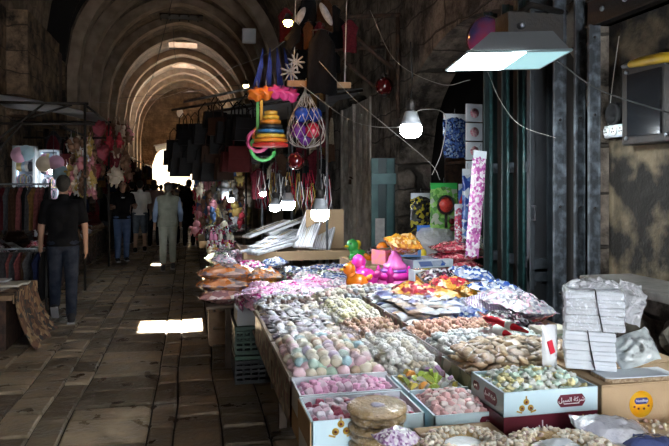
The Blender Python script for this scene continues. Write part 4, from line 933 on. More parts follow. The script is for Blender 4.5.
for i in range(14):
    c=['magenta','lilac and silver','pale pearl','pink and white striped'][i%4]
    o=bag(c,.40+.07*(i%7)+U(-.02,.02),5.45+.18*(i//7),.66,.15,.13,.05,U(-.2,.2)+1.4,'%s upright packet in the white carton on the crates'%c,(1.2,0),c+' packets in the white carton')
e=E('wooden_crate',(.32,6.9,0),0,'pale wooden crate on end at the lane edge under the corner table','crate')
f=MB(); 
for z in (.02,.2,.38): f.b2((-.12,-.16,z),(.10,-.145,z+.15)); f.b2((-.135,-.16,z),(-.12,.16,z+.15))
for a in (-.12,.08):
    for b_ in (-.14,.12): f.b2((a,b_,0),(a+.03,b_+.03,.55))
f.obj('crate_slats',M_wood,e,bevel=.002)
# ---- crisp bags piled on the far right of sweets (near the shutter leaves)
for i,(u,v,z,c,sx,sy,rz,l) in enumerate([(418,292,.96,'red and gold',.34,.2,-.5,'red and gold bag nearest the toys'),(440,296,.94,'amber',.40,.20,-.6,'long amber bag lying before the red one'),(452,285,.99,'red and gold',.3,.2,.2,'red and gold bag on top of the amber ones'),
    (462,304,.93,'blue and silver',.22,.18,.4,'round blue and silver bag beside the amber bag'),(478,292,.98,'amber',.24,.2,.1,'amber bag tucked behind the striped one'),(486,305,.95,'purple and white striped',.24,.17,-.4,'purple and white striped bag in the middle of the pile'),
    (498,290,1.0,'blue and silver',.36,.26,.2,'large blue and silver bag at the top of the pile'),(474,318,.90,'navy netted',.22,.16,-.3,'navy netted bag before the striped one'),(510,300,.98,'pale pearl',.36,.24,-.2,'milky pearl bag against the shutter leaves'),
    (508,318,.92,'dark mixed',.24,.18,.3,'dark mixed bag behind the red ribbon'),(528,308,.95,'pale pearl',.32,.22,.3,'pearly bag beside the white cake boxes'),(440,278,1.02,'dark mixed',.3,.2,.1,'dark mixed bag high at the back of the pile'),(470,275,1.02,'blue and silver',.34,.22,-.2,'blue and silver bag high behind the amber ones')]):
    p=atz(u,v,z); bag(c,p[0],p[1],z,sx,sy,.11,rz,l,(.12,.1))
M_redr=mat('red_ribbon',(.65,.01,.03),rough=.2,coat=.9)
for i,(pts,l) in enumerate([([(478,312,1.01),(490,320,1.01),(508,325,1.0),(528,332,.99)],'long red and white wrapped candy stick lying below the striped bag'),([(488,324,1.0),(500,331,.99),(514,337,.98)],'short red wrapped candy stick below the long one')]):
    f=MB(); P=[Vector(atz(*q)) for q in pts]; f.tube(P,[.006]+[.022]*(len(P)-2)+[.006],8); e=f.obj('candy_stick',M_redr); tag(e,l,'sweet')
    f=MB(); m_=P[len(P)//2]; d_=(P[-1]-P[0]).normalized()*.03; f.tube([m_-d_,m_+d_],.0235,8); f.obj('white_band',M_wprint,e)
for k in range(4):
    x,y=atz(540,330,.93)[:2]; e=E('cake_box',(x+.05,y-.02*(k//2),.80+k*.037),U(-.05,.05),'small cream carton of sweets, '+['lowest','second','third','topmost'][k]+' in the pile left of the tied stacks','box','cream cartons beside the tied stacks')
    f=MB(); f.box((0,0,.018),(.17,.12,.034)); f.obj('carton_body',mat('cream_card',(.62,.60,.50),(.5,.5,.42),rough=.4,ns=12),e,bevel=.003); f=MB(); f.b2((-.087,-.062,.008),(.087,.062,.012)); f.obj('green_line',mat('green_line',(.2,.35,.2)),e)
o=MB().b2((1.62,2.75,.657),(2.2,4.3,.80)).obj('carton',M_card,bevel=.004); tag(o,'large flat carton under the pile of bagged snacks by the shutter','box')
for i in range(10):
    p=(1.72+.1*(i%5),2.85+.35*(i//5)+U(-.1,.1)); c=['dark mixed','pale pearl'][i%2]
    bag(c,p[0],p[1],.84,.28,.22,.10,U(0,3),'%s bag under the snack pile'%c,(0,0),c+' bags under the snack pile')
for i in range(8):
    p=(1.72+.11*(i%4),3.7+.35*(i//4)); c=['blue and silver','red gauze'][i%2]
    bag(c,p[0],p[1],.86,.3,.24,.12,U(0,3),'%s bag under the back of the snack pile'%c,(0,0),c+' bags under the back of the snack pile')
# ================================================================ TOYS
M_mag=mat('magenta_plastic',(.72,.03,.36),rough=.22,coat=.7); M_mag2=mat('pink_plastic',(.80,.16,.52),rough=.25,coat=.6); M_vio=mat('violet_plastic',(.22,.05,.45),rough=.3,coat=.5)
x,y=atz(395,286,.84)[:2]
e=E('toy_castle',(x,y,.82),0,'magenta pink toy palace with a violet belt among the toys','toy')
f=MB(); f.lathe([(.17,0),(.175,.03),(.165,.06),(.14,.075)],24,sy=.8); f.obj('castle_base',M_mag2,e)
f=MB(); f.lathe([(.13,.075),(.155,.095),(.165,.12),(.13,.14),(.10,.15)],24,sy=.8); f.obj('lower_tier',M_mag,e)
f=MB(); f.lathe([(.135,.138),(.14,.15),(.10,.165)],24,sy=.8); f.obj('violet_belt',M_vio,e)
f=MB(); f.lathe([(.10,.16),(.095,.19),(.06,.22),(.05,.26),(.03,.28),(.022,.33),(.004,.37)],20); f.obj('upper_tower',M_mag2,e)
for k in range(5):
    a=k*1.256+.4; f=MB(); f.lathe([(.03,.06),(.03,.13),(.034,.135),(.004,.19)],10,c=(.135*cos(a),.11*sin(a),0)); f.obj('turret',M_mag,e)
f=MB(); f.ell((0,0,.385),(.016,.016,.02),8,6); f.obj('spire_ball',mat('brown_plastic',(.15,.06,.03),rough=.4),e)
def duck(x,y,z,s,m,m2,rz,label):
    e=E('toy_duck',(x,y,z),rz,label,'toy')
    f=MB(); f.ell((0,0,.06*s),(.08*s,.055*s,.06*s),14,10); f.ell((.055*s,0,.15*s),(.045*s,.04*s,.045*s),12,9); f.ell((.04*s,0,.105*s),(.035*s,.03*s,.04*s),10,6); f.ell((-.08*s,0,.09*s),(.035*s,.025*s,.02*s),8,6,M=Matrix.Rotation(.6,3,'Y')); f.obj('duck_body',m,e)
    f=MB(); f.lathe([(.02*s,0),(.016*s,.02*s),(.004*s,.035*s)],10,c=(.09*s,0,.145*s),M=Matrix.Rotation(pi/2,3,'Y'),sx=.5); f.obj('beak',m2,e)
    for q in (-1,1):
        f=MB(); f.ell((.08*s,q*.026*s,.165*s),(.008*s,.006*s,.008*s),8,6); f.obj('eye',M_black,e)
M_or2=mat('orange_plastic',(.78,.20,.01),rough=.25,coat=.6); M_yl=mat('yellow_plastic_toy',(.78,.58,.03),rough=.3,coat=.6); M_grn=mat('green_plastic',(.04,.42,.08),rough=.3,coat=.6)
for (u,v,s,m,m2,rz,l) in [(366,286,1.35,M_mag,M_or2,2.2,'magenta plastic toy duck beside the toy palace'),(357,288,1.1,M_or2,M_yl,2.8,'orange plastic toy duck before the magenta one'),(376,266,1.3,M_or2,M_yl,.3,'orange plastic toy duck behind the toy palace'),(359,264,1.4,M_grn,M_yl,3.4,'green plastic toy duck at the back edge of the toys'),(357,256,1.0,M_yl,M_or2,1.2,'small yellow plastic toy duck behind the green one'),(424,272,1.2,M_yl,M_black,1.6,'yellow and black plastic toy bird right of the toy palace')]:
    p=atz(u,v,.86); duck(p[0],p[1],.84,s,m,m2,rz,l)
# toy boxes
def tbox(u,v,z,w,d,h,rz,m,label,m2=None,tilt=0):
    p=atz(u,v,z); e=E('toy_box',(p[0],p[1],z),rz,label,'box'); e.rotation_euler.x=tilt
    f=MB(); f.b2((-w/2,-d/2,0),(w/2,d/2,h)); f.obj('box_body',m,e,bevel=.003)
    f=MB(); f.b2((-w*.38,-d/2-.002,h*.2),(w*.38,-d/2,h*.8)); f.b2((-w*.35,-d*.35,h),(w*.35,d*.35,h+.002)); f.obj('printed_window',m2 or PK['pale pearl'],e)
tbox(391,263,1.0,.30,.16,.12,.5,mat('pink_card',(.7,.2,.42),(.72,.3,.2),rough=.35,ns=14,coat=.5),'pink and yellow toy box beside the teal door',PK['amber'])
tbox(406,256,1.06,.24,.16,.10,-.3,mat('blue_card',(.12,.3,.6),rough=.35,coat=.5),'blue toy box under the striped sweet bag',PK['orange and grey'])
tbox(425,266,.98,.38,.26,.07,.2,mat('clear_card',(.5,.56,.62),(.35,.4,.46),rough=.2,coat=1.,ns=12),'flat silvery packaged toy in front of the teal door',PK['blue and silver'])
tbox(417,290,.84,.10,.10,.16,.1,M_white,'white toy carton with yellow print beside the toy palace',PK['amber'])
tbox(373,292,.80,.16,.1,.07,.4,M_white,'white and grey toy block before the toy palace',PK['dark mixed'])
p=atz(404,246,1.16); bag('amber',p[0],p[1],1.18,.30,.22,.14,.3,'amber and red striped bag on the blue toy box',(.3,.1))
for k in range(6):
    p=atz(378+7*k,250-(k%3)*4,1.0); bag(['dark mixed','green and cream','rosy beige'][k%3],p[0],p[1],.95,.3,.24,.14,U(0,3),'dark bagged toy at the back behind the toy palace',(U(0,.4),0),'bagged toys behind the palace')
for k in range(3):
    p=atz(455,262-k*7,1.0+.06*k); bag('red gauze',p[0],p[1],.98+.07*k,.42,.3,.09,U(-.2,.2),['lowest','middle','topmost'][k]+' red gauze bag stacked below the hanging goods')
# crates under them
o=MB().b2((1.5,5.6,.70),(2.3,6.5,.92)).obj('carton',M_card,bevel=.004); tag(o,'large carton under the toy boxes by the teal door','box')
# hanging goods in the shop mouth
def hang(u,v,Y,w,h,m,label,name='hanging_packet',header=None,cat='packet',th=.03,ry=0.,rz=.12):
    p=aty(u,v,Y); e=E(name,p,rz,label,cat); e.rotation_euler.y=ry
    O('packet_body',bagmesh('packet_body',w,h,th,m,seed=u,ruff=.12),e,(0,0,-h/2),(pi/2,0,0))
    f=MB(); f.b2((-w*.48,-.004,-.05),(w*.48,.004,.01)); f.obj('header_card',header or M_white,e)
    f=MB(); f.tube([(0,0,.01),(0,.01,.045),(0,.0,.06)],.003,5); f.obj('hook',M_steel,e)
    return e
M_bluf=patch_mat('blue_foil',[(.02,.05,.20),(.05,.12,.35),(.2,.3,.45),(.01,.02,.08)],scale=60,bump=1.,coat=1.)
hang(455,115,5.9,.26,.42,M_bluf,'dark blue foil packet hanging beside the white and pink cards')
for k in range(4): 
    e=E('hanging_card',aty(474,104+19*k,5.6),.1,'white and pink printed card, '+['topmost','second','third','lowest'][k]+' of the hanging column','card','white and pink hanging cards')
    f=MB(); f.b2((-.085,-.01,-.165),(.085,.01,0)); f.obj('card_body',M_white,e,bevel=.004); f=MB(); f.lathe([(.045,0),(.045,.002)],16,c=(0,-.01,-.085),M=Matrix.Rotation(pi/2,3,'X')); f.obj('pink_motif',mat('pink_print',(.6,.12,.22),(.75,.6,.6),rough=.4,ns=60),e)
e=hang(444,184,5.9,.30,.52,patch_mat('green_toyprint',[(.12,.35,.06),(.25,.5,.12),(.08,.22,.05),(.35,.4,.3)],scale=24),'green toy packet with a round red racket hanging in the shop mouth',header=M_grn)
f=MB(); f.tube([(.085*cos(a*.4),-.04,-.2+.085*sin(a*.4)) for a in range(16)],.012,6,closed=True); f.tube([(0,-.04,-.285),(0,-.04,-.42)],.014,6); f.obj('racket_frame',M_dark,e)
f=MB(); f.lathe([(.078,0),(.078,.008)],20,c=(0,-.032,-.2),M=Matrix.Rotation(pi/2,3,'X')); f.obj('racket_face',mat('red_net',(.62,.08,.05),(.4,.02,.02),rough=.4,ns=60),e)
for a,b_ in ((.07,-.36),(.08,-.43)):
    f=MB(); f.ell((a,-.03,b_),(.035,.03,.03),10,8); f.obj('toy_ball',M_redg,e)
hang(421,194,6.3,.24,.38,patch_mat('yellow_black_print',[(.01,.01,.01),(.4,.34,.03),(.02,.02,.02),(.05,.05,.04)],scale=34,bump=1.),'black packet with yellow print hanging left of the green racket packet')
hang(464,185,5.7,.12,.40,stripe_mat('rainbow_tubes',[(.7,.03,.02),(.8,.45,.02),(.75,.7,.05),(.05,.4,.1),(.05,.15,.5)],scale=2.5,axis='Z'),'rainbow striped toy tube packet hanging behind the pink strip')
hang(436,226,5.9,.42,.30,M_film2,'big clear bag with a blue rim hanging below the green packet',header=mat('blue_rim',(.05,.16,.5),rough=.3),th=.12)
hang(459,205,5.5,.09,.48,patch_mat('red_white_print',[(.6,.04,.08),(.75,.7,.72),(.4,.1,.2)],scale=60),'narrow red and white hanging packet left of the pink strip')
M_ps=patch_mat('pink_strip',[(.62,.22,.5),(.78,.6,.72),(.45,.1,.35),(.8,.75,.8)],scale=48,bump=1.,coat=1.)
e=hang(480,152,4.9,.13,.86,M_ps,'long pink and lilac strip of sachets hanging in front of the shutter',ry=.09)
hang(468,170,5.4,.12,.62,PK['navy netted'],'dark blue hanging packet behind the pink strip')
# inner shop clutter: dark shelves behind
e=E('shop_shelf',(3.2,6.3,0),0,'dark shelf unit deep inside the shop arch','shelf')
f=MB(); 
for z in (.4,.9,1.4,1.9,2.4): f.b2((-.15,-1.2,z),(.25,1.2,z+.03))
for y in (-1.2,0,1.17): f.b2((-.15,y,0),(.25,y+.03,2.5))
f.obj('boards',M_iron,e)
for k in range(16):
    bag(['dark mixed','blue and silver','green and cream'][k%3],3.1,5.3+.28*(k%8),1.02+.5*(k//8),.3,.2,.14,U(1.2,1.8),'dark packet on the shelf inside the shop arch',(1.2,0),'packets on the inner shelf')
# ================================================================ FAR JEWELLERY TRAY
jt=E('jewellery_stand',(1.1,7.9,0),0,'cardboard-edged display stand with pale necklace boards under the bulbs','stand')
f=MB(); f.b2((-.50,-.62,.84),(.75,.55,.875)); f.obj('shelf_board',M_wood,jt,bevel=.003)
f=MB(); f.b2((-.52,-.65,.80),(.75,-.62,.90)); f.b2((-.53,-.62,.80),(-.5,.55,.90)); f.obj('cardboard_edge',M_card,jt)
f=MB(); f.b2((.28,-.1,.875),(.75,-.08,1.35)); f.obj('back_panel',M_card,jt)
for sx in (-.48,.7):
    for sy in (-.6,.5):
        f=MB(); f.b2((sx,sy,0),(sx+.04,sy+.04,.84)); f.obj('leg',M_iron,jt)
M_jw=stripe_mat('bead_strings',[(.78,.80,.84),(.62,.64,.67),(.80,.82,.86),(.48,.48,.52)],scale=7,rough=.35,coat=.4,axis='X',dist=1.)
def jboard(x,y,z,w,l,rz,tx,label,ty=0):
    e=E('necklace_board',(x,y,z),rz,label,'display board','necklace boards'); e.rotation_euler.x=tx; e.rotation_euler.y=ty
    f=MB(); f.b2((-w*.6,-l/2,-.02),(w*.6,l/2,.018)); f.obj('pad',M_jw,e,bevel=.012)
    for k in range(5):
        xx=-w/2+w*(k+.5)/5; f=MB(); f.tube([(xx-.012,l*.35,.022),(xx-.016,0,.024),(xx,-l*.32,.022),(xx+.016,0,.024),(xx+.012,l*.35,.022)],.003,5); f.obj('bead_string',[M_wprint,M_steel,M_gold][k%3],e)
L3=['nearest the cardboard edge','second from the cardboard edge','third from the cardboard edge','at the back of the flat boards']
for k in range(4): jboard(.86+.10*k,7.42+.2*k,.93+.035*k,.26,.60,-.9+.12*k,.12,'pale necklace board lying flat, '+L3[k])
jboard(1.42,7.8,1.12,.22,.62,-.55,.75,'white necklace board leaning steeply under the big bulb'); jboard(1.62,7.85,1.1,.22,.62,-.5,.8,'white necklace board leaning beside the steep one')
jboard(.95,8.2,1.10,.12,.7,-1.0,.25,'long narrow grey necklace board at the back'); jboard(1.25,8.3,1.14,.12,.7,-1.2,.3,'long narrow pale board crossing behind the others')
# cosmetics rows left of it, and further tables along the lane
table('cosmetics_table',.20,.62,8.35,11.0,.74,'narrow table of bottles and bangles beyond the corner heap')
BT=[('white',(.75,.76,.78)),('dark red',(.35,.02,.06)),('black',(.03,.03,.035)),('yellow',(.7,.5,.1)),('pink',(.7,.25,.4)),('cream',(.72,.66,.55))]
BTM={n:mat('bottle_'+n.replace(' ','_'),c,rough=.25,coat=.5) for n,c in BT}
bf={}
for n,_ in BT:
    f=MB(); f.lathe([(.028,0),(.03,.005),(.03,.07),(.022,.085),(.011,.09)],10); f.lathe([(.013,.09),(.013,.115),(.003,.118)],10); bf[n]=f.mesh('bottle',BTM[n])
for k in range(170):
    n=BT[int(rnd()*6)][0]; i=k%8; j_=k//8
    o=O('small_bottle',bf[n],None,(.25+i*.048+U(-.008,.008),8.42+j_*.118+U(-.02,.02),.74+(.10 if j_>9 else .02*0)),(0,0,0),(1.1,1.1,U(.8,1.3))); tag(o,'small %s bottle standing in rows on the narrow table'%n,'bottle',n+' bottles on the narrow table')
o=MB().b2((.13,9.58,.74),(.62,11.0,.838)).obj('carton',M_card); tag(o,'flat carton raising the rear rows of bottles','box')
for k in range(60):
    c=random.choice(['pale pearl','green and cream','amber','rosy beige']); bag(c,.27+.4*rnd(),8.3+.25*rnd(),.79+.05*rnd(),.09,.07,.03,U(0,3),'small %s trinket bag at the near end of the narrow table'%c,(U(-.4,.4),U(-.4,.4)),c+' trinket bags',name='trinket_bag')
table('trinket_table',.10,1.1,11.1,17.,.78,'long table of trinkets further down the lane beneath the hanging charms')
for k in range(150):
    c=random.choice(['pale pearl','blue and silver','rosy beige','dark mixed','green and cream','magenta']); y=11.2+5.6*rnd(); bag(c,.18+.8*rnd(),y,.83+.12*rnd(),.26,.2,.10,U(0,3),'%s bundle on the long trinket table'%c,(U(-.4,.4),U(-.4,.4)),c+' bundles on the trinket table',name='trinket_bundle')
# loose cellophane sheets over the sweets
def sheet(x0,x1,y0,y1,z,label,seed,amp=.02):
    f=MB(); f.grid(lambda u,v:(x0+(x1-x0)*u+.01*noise.noise(Vector((v*8,seed,0))),y0+(y1-y0)*v,z+amp*noise.noise(Vector((u*7,v*9,seed)))+amp*.6*noise.noise(Vector((u*19,v*22,seed)))),36,36)
    tag(f.obj('cellophane_sheet',M_film),label,'plastic sheet')
sheet(.42,.80,3.22,4.1,.905,'loose cellophane over the wrapped chocolates',1)
sheet(1.16,1.62,3.32,4.28,.965,'loose cellophane over the blue-labelled packets',3)
# ================================================================ HANGING NETS, BEACH TOYS, HANDBAGS
def netbag(c,r,h,balls,label,netm,n=14,cat='net of balls'):
    """diamond net sack, drawn in at the top; its balls are things of their own"""
    e=E('net_sack',c,0,label,cat)
    f=MB()
    def prof(t): # t 0 top ..1 bottom
        return r*(.06+.94*sin(pi*min(1,t*.62+.0))**1.1) if t<.8 else r*(.06+.94*sin(pi*.496)**1.1)*sqrt(max(0,1-((t-.8)/.2)**2))
    for s_ in (-1,1):
        for k in range(n):
            P=[]
            for i in range(25):
                t=i/24; a=2*pi*k/n+s_*t*1.6; q=prof(t); P.append((q*cos(a),q*sin(a),-h*t))
            f.tube(P,.0035,3,cap=False)
    f.obj('netting',netm,e)
    f=MB(); f.tube([(0,0,-.01),(0,0,.12)],.006,5); f.lathe([(.016,-.02),(.02,0),(.016,.02)],8); f.obj('draw_cord',netm,e)
    for i,(x,y,z,rr,m,l) in enumerate(balls):
        o=MB().ell((0,0,0),(rr,rr,rr),18,12).obj('toy_ball',m,loc=(c[0]+x,c[1]+y,c[2]+z)); tag(o,l,'ball')
M_net=mat('pale_net',(.55,.52,.48),rough=.6); M_netb=mat('blue_net',(.03,.06,.35),rough=.5)
M_b1=mat('blue_ball',(.02,.07,.42),rough=.15,coat=1.); M_b2=mat('red_ball',(.55,.02,.06),rough=.15,coat=1.); M_b3=mat('violet_ball',(.18,.04,.3),rough=.15,coat=1.)
c=aty(306,90,6.6)
netbag(c,.20,.60,[(-.05,-.06,-.26,.085,M_b1,'shiny blue ball high in the pale net sack'),(.09,.0,-.25,.08,M_b1,'second blue ball beside it in the pale net sack, towards the shop wall'),(-.08,-.02,-.42,.085,M_b3,'violet ball low in the pale net sack'),(.06,-.06,-.42,.085,M_b2,'shiny red ball low in the pale net sack'),(0,.07,-.5,.07,M_b3,'violet ball at the very bottom of the pale net sack')],'pale diamond net sack full of blue and red balls',M_net)
o=MB().ell((0,0,0),(.09,.09,.09),18,12).obj('toy_ball',M_redg,loc=aty(296,161,6.6)); tag(o,'dark red glass ball hanging just under the net sack','ball')
# wooden plank that carries them, lit orange
pk_=E('hanging_plank',aty(318,85,6.5),0,'long wooden plank hung level under the iron brackets','plank')
f=MB(); f.b2((-.32,-.03,-.025),(.34,.03,.035)); f.obj('board',M_wood,pk_,bevel=.003)
for x in (-.25,.28): f=MB(); f.tube([(x,0,.03),(x+.02,0,.9)],.005,5); f.obj('hanging_rope',M_net,pk_)
# beach toys: orange/pink moulds, multicoloured shuttle stack, blue strips
BC=[('orange',(.85,.22,.02)),('pink',(.80,.08,.35))]
for i,(u,v,n_) in enumerate([(257,94,'orange'),(266,93,'orange'),(275,92,'pink'),(284,93,'pink'),(292,95,'pink')]):
    p=aty(u,v,6.9); e=E('beach_mould',p,0,'%s plastic beach mould, %s of the hanging row'%(n_,['outermost','second','middle','fourth','innermost'][i]),'toy')
    m=mat('mould_'+n_,dict(BC)[n_],rough=.3,coat=.5,em=0)
    f=MB(); f.ell((0,0,0),(.078,.08,.062),14,10,jit=.9); f.obj('mould_shell',m,e); f=MB(); f.tube([(0,0,.05),(0,0,.14)],.004,5); f.obj('string',M_net,e)
stk=[('orange',(.85,.32,.04)),('yellow',(.85,.6,.08)),('black',(.03,.03,.03)),('blue',(.05,.2,.45)),('red',(.7,.05,.04)),('green',(.08,.55,.12)),('gold',(.75,.5,.1))]
for i,(n_,q) in enumerate([('gold',0),('yellow',1),('orange',0),('black',2),('blue',3),('yellow',1),('orange',0),('red',4)]):
    p=aty(271-(i-4)*.0,113+4.6*i,6.8); e=E('paddle_ring',p,0,'%s disc, %s of the hanging coloured stack'%(n_,['topmost','second','third','fourth','fifth','sixth','seventh','lowest'][i]),'toy')
    R_=.07+.018*i; f=MB(); f.lathe([(R_*.7,-.022),(R_,-.016),(R_,.016),(R_*.7,.024),(.01,.026)],20); f.obj('disc',mat('disc_'+n_,dict(stk)[n_],rough=.35,coat=.4),e)
    f=MB(); f.lathe([(.015,.024),(.015,.04)],8); f.obj('hub',M_dark,e)
for i,(n_,u,v,col) in enumerate([('green',263,148,(.10,.6,.15)),('pink',258,141,(.75,.1,.3)),('orange',262,135,(.85,.3,.05))]):
    p=aty(u,v,6.95); f=MB(); R_=.13-.02*i; f.tube([(R_*cos(a*.33),0,R_*sin(a*.33)) for a in range(19)],.022,6,closed=True); e=f.obj('hoop',mat('hoop_'+n_,col,rough=.35,coat=.4),loc=p); tag(e,n_+' plastic hoop hanging beside the coloured disc stack','toy')
for i in range(4):
    p=aty(263+7*i,48,7.1); f=MB(); [f.tube([(0,0,0),(.02*(i-1.5)+.012*q,.01*q,-.2),(.06*(i-1.5)+.02*q,.015*q,-.44)],[.006,.011,.006],5) for q in (-1,0,1,2)]; e=f.obj('blue_net_bundle',M_netb,loc=p); tag(e,'dark blue folded net bundle hanging above the beach moulds, %s of the four'%['outermost','second','third','innermost'][i],'net')
f=MB(); p=aty(261,100,6.9); f.b2((-.05,-.01,-.5),(-.02,.01,0)); o=f.obj('green_strap',mat('strap_green',(.1,.4,.1)),loc=p); tag(o,'green strap hanging below the orange beach moulds','strap')
f=MB(); f.b2((-.01,-.01,-.5),(.02,.01,0)); o=f.obj('yellow_strap',mat('strap_yel',(.7,.42,.05)),loc=p); tag(o,'yellow strap hanging below the orange beach moulds','strap')
# pale lace bundle, sandals, black garments above the plank
for i,(u,v,s_) in enumerate([(290,72,.10),(296,62,.09)]):
    p=aty(u,v,6.7); f=MB()
    for k in range(9):
        a=k*2*pi/9; f.tube([(s_*(.5+.5*cos(b_))*cos(a),s_*.2*sin(b_),s_*(.5+.5*cos(b_))*sin(a)) for b_ in [j*.7 for j in range(9)]],.008,4,closed=True)
    o=f.obj('lace_rosette',M_net,loc=p); tag(o,'pale lace rosette hanging beside the black garment, '+['lower one','upper one'][i],'decoration')
def garment(w,h,m,name='garment',sleeve=True,flare=1.1,seed=0,th=.05):
    """hung shirt/dress: folded closed surface with shoulders and short sleeves"""
    f=MB()
    def g(u,v):
        a=2*pi*u; t=v; ww=w/2*(.30+.70*min(1,t*5.))*(1+(flare-1)*t)
        if sleeve and .04<t<.38: ww*=1.35-.3*abs(t-.2)/.18
        fold=.18*sin(a*5+seed)*t+.12*sin(a*3+seed*2+t*4)
        return (ww*cos(a),th*.5*sin(a)*(1+fold*3),-h*t+.015*h*sin(a*4+seed)*(t>.95))
    f.grid(g,28,14); return f.mesh(name,m)
GC=[('black',(.007,.007,.008)),('dark red',(.09,.012,.018)),('brown',(.05,.025,.015)),('ochre',(.17,.09,.03)),('grey',(.06,.06,.065)),('dusky rose',(.18,.055,.055)),('navy',(.01,.015,.045)),('cream',(.30,.25,.18)),('olive',(.045,.045,.02))]
GM={n:[garment(.34,.8,mat('cloth_'+n.replace(' ','_'),c,tuple(x*.6 for x in c),rough=.95,spec=.12,ns=20,bump=.3),seed=i+k,flare=1.05+.2*k,sleeve=k==0) for k in range(2)] for i,(n,c) in enumerate(GC)}
HOOK=MB().tube([(0,0,.0),(0,0,.06),(.03,0,.08),(.03,0,.05)],.006,4).tube([(-.14,0,-.02),(0,0,.01),(.14,0,-.02)],.008,4).mesh('hanger',M_dark)
def hangg(p,n,k,s_,rz,label,group=None,name='hanging_garment',parts=True,cat='garment'):
    e=E(name,p,rz,label,cat,group); e.scale=(s_,)*3
    O('cloth',GM[n][k],e); O('hanger',HOOK,e); return e
hangg(aty(322,30,6.4),'black',1,.80,.2,'long black flared garment hanging over the wooden plank'); hangg(aty(300,28,6.6),'black',0,.5,1.0,'black garment swung out sideways beside the lace rosette').rotation_euler.y=.9
hangg(aty(350,20,7.0),'dark red',0,.45,.1,'dark red garment hanging from the upper iron bracket')
for i,(u,v,r_) in enumerate([(299,18,.5),(326,14,-.5)]):
    p=aty(u,v,6.6); f=MB(); f.ell((0,0,0),(.04,.03,.13),12,8,M=Matrix.Rotation(r_,3,'Y')); o=f.obj('slipper',mat('grey_felt',(.30,.30,.31),(.2,.2,.2),rough=.9,ns=30),loc=p); tag(o,'grey slipper hung high above the black garment, '+['the outer one','the inner one'][i],'slipper')
for k in range(14):
    p=aty(U(285,345),U(-6,24),U(6.6,8)); n_=['black','brown','dark red'][k%3]; hangg(p,n_,k%2,U(.3,.5),U(-1,1),'small %s cloth bundle under the iron bracket'%n_,n_+' bundles under the bracket')
# handbags -----------------------------------------------------------
def hbag(m,w,h,d,strap):
    a=MB(); a.box((0,0,-h/2),(w,d,h),tap=.86); 
    b_=MB(); b_.tube([(-w*.3,0,-.01),(-w*.26,0,strap*.6),(0,0,strap),(w*.26,0,strap*.6),(w*.3,0,-.01)],.010,5)
    c_=MB(); c_.box((0,-d*.5,-h*.25),(w*.9,.012,h*.45)); 
    return a.mesh('bag_body',m),b_.mesh('strap',m),c_.mesh('flap',m)
HB=[('black',(.006,.006,.007)),('dark brown',(.022,.010,.006)),('dark red',(.05,.007,.007)),('tan',(.13,.07,.035)),('grey',(.04,.04,.045))]
HBM={n:[hbag(mat('leather_'+n.replace(' ','_'),c,rough=.6,spec=.12,bump=.1,bs=60,c2=tuple(x*.7 for x in c),ns=10),w,h,.10,s_) for (w,h,s_) in ((.34,.28,.30),(.28,.32,.22),(.40,.26,.16))] for n,c in HB}
def handbag(p,n,k,s_,rz,label,group=None,parts=True):
    e=E('handbag',p,rz,label,'handbag',group); e.scale=(s_,)*3
    for nm,me in zip(('bag_body','strap','flap'),HBM[n][k]): O(nm,me,e)
    return e
bars('display_pole','pale pole carrying the black handbags over the lane',[(aty(186,101,9.5)),(aty(252,88,8.0))] and [(aty(184,102,9.8),aty(252,88,8.0))],.018,M_steel,'pole')
bars('display_pole','second dark pole below the pale one, carrying handbags',[(aty(172,110,10.2),aty(262,95,7.9))],.018,M_dark,'pole')
hb=[(174,140,10.6,'black',1,.85),(176,158,10.6,'black',0,.8),(170,150,11.2,'black',1,.8),(183,124,10.4,'black',1,.75),(181,143,10.,'black',1,.95),(188,130,9.8,'black',0,.8),(197,140,9.4,'black',1,1.),(205,124,9.2,'black',0,1.),(212,146,9.,'dark brown',0,.85),(220,130,8.8,'black',1,1.),(228,122,8.6,'black',0,1.),(237,120,8.3,'black',1,1.05),(246,118,8.,'black',0,1.),(240,146,8.,'dark red',1,1.),(232,152,8.4,'dark red',0,.9),
    (180,160,10.,'black',0,.9),(190,158,9.6,'black',2,.9),(201,160,9.3,'black',1,.9),(211,163,9.,'black',0,.9),(224,158,8.6,'dark brown',1,.9),(195,124,10.,'black',1,.8),(215,112,9.2,'black',2,.9)]
WH=['over the lane','under the pale pole','beside the lane end of the pole','in the middle of the bunch','near the dark red bags']
for i,(u,v,Y,n,k,s_) in enumerate(hb):
    handbag(aty(u,v,Y),n,k,s_,U(-.5,.5),'%s handbag in the %s row of the bunch hung over the lane'%(n,'upper' if v<150 else 'lower'),n+' handbags on the poles')
for k in range(12):
    u=U(214,262); v=U(112,150); Y=U(8.2,11); n=random.choice(['black','black','dark brown','grey'])
    handbag(aty(u,v,Y),n,k%3,U(.7,1.),U(-1,1),'%s handbag crowded behind the front ones near the net sack'%n,n+' handbags crowded behind')
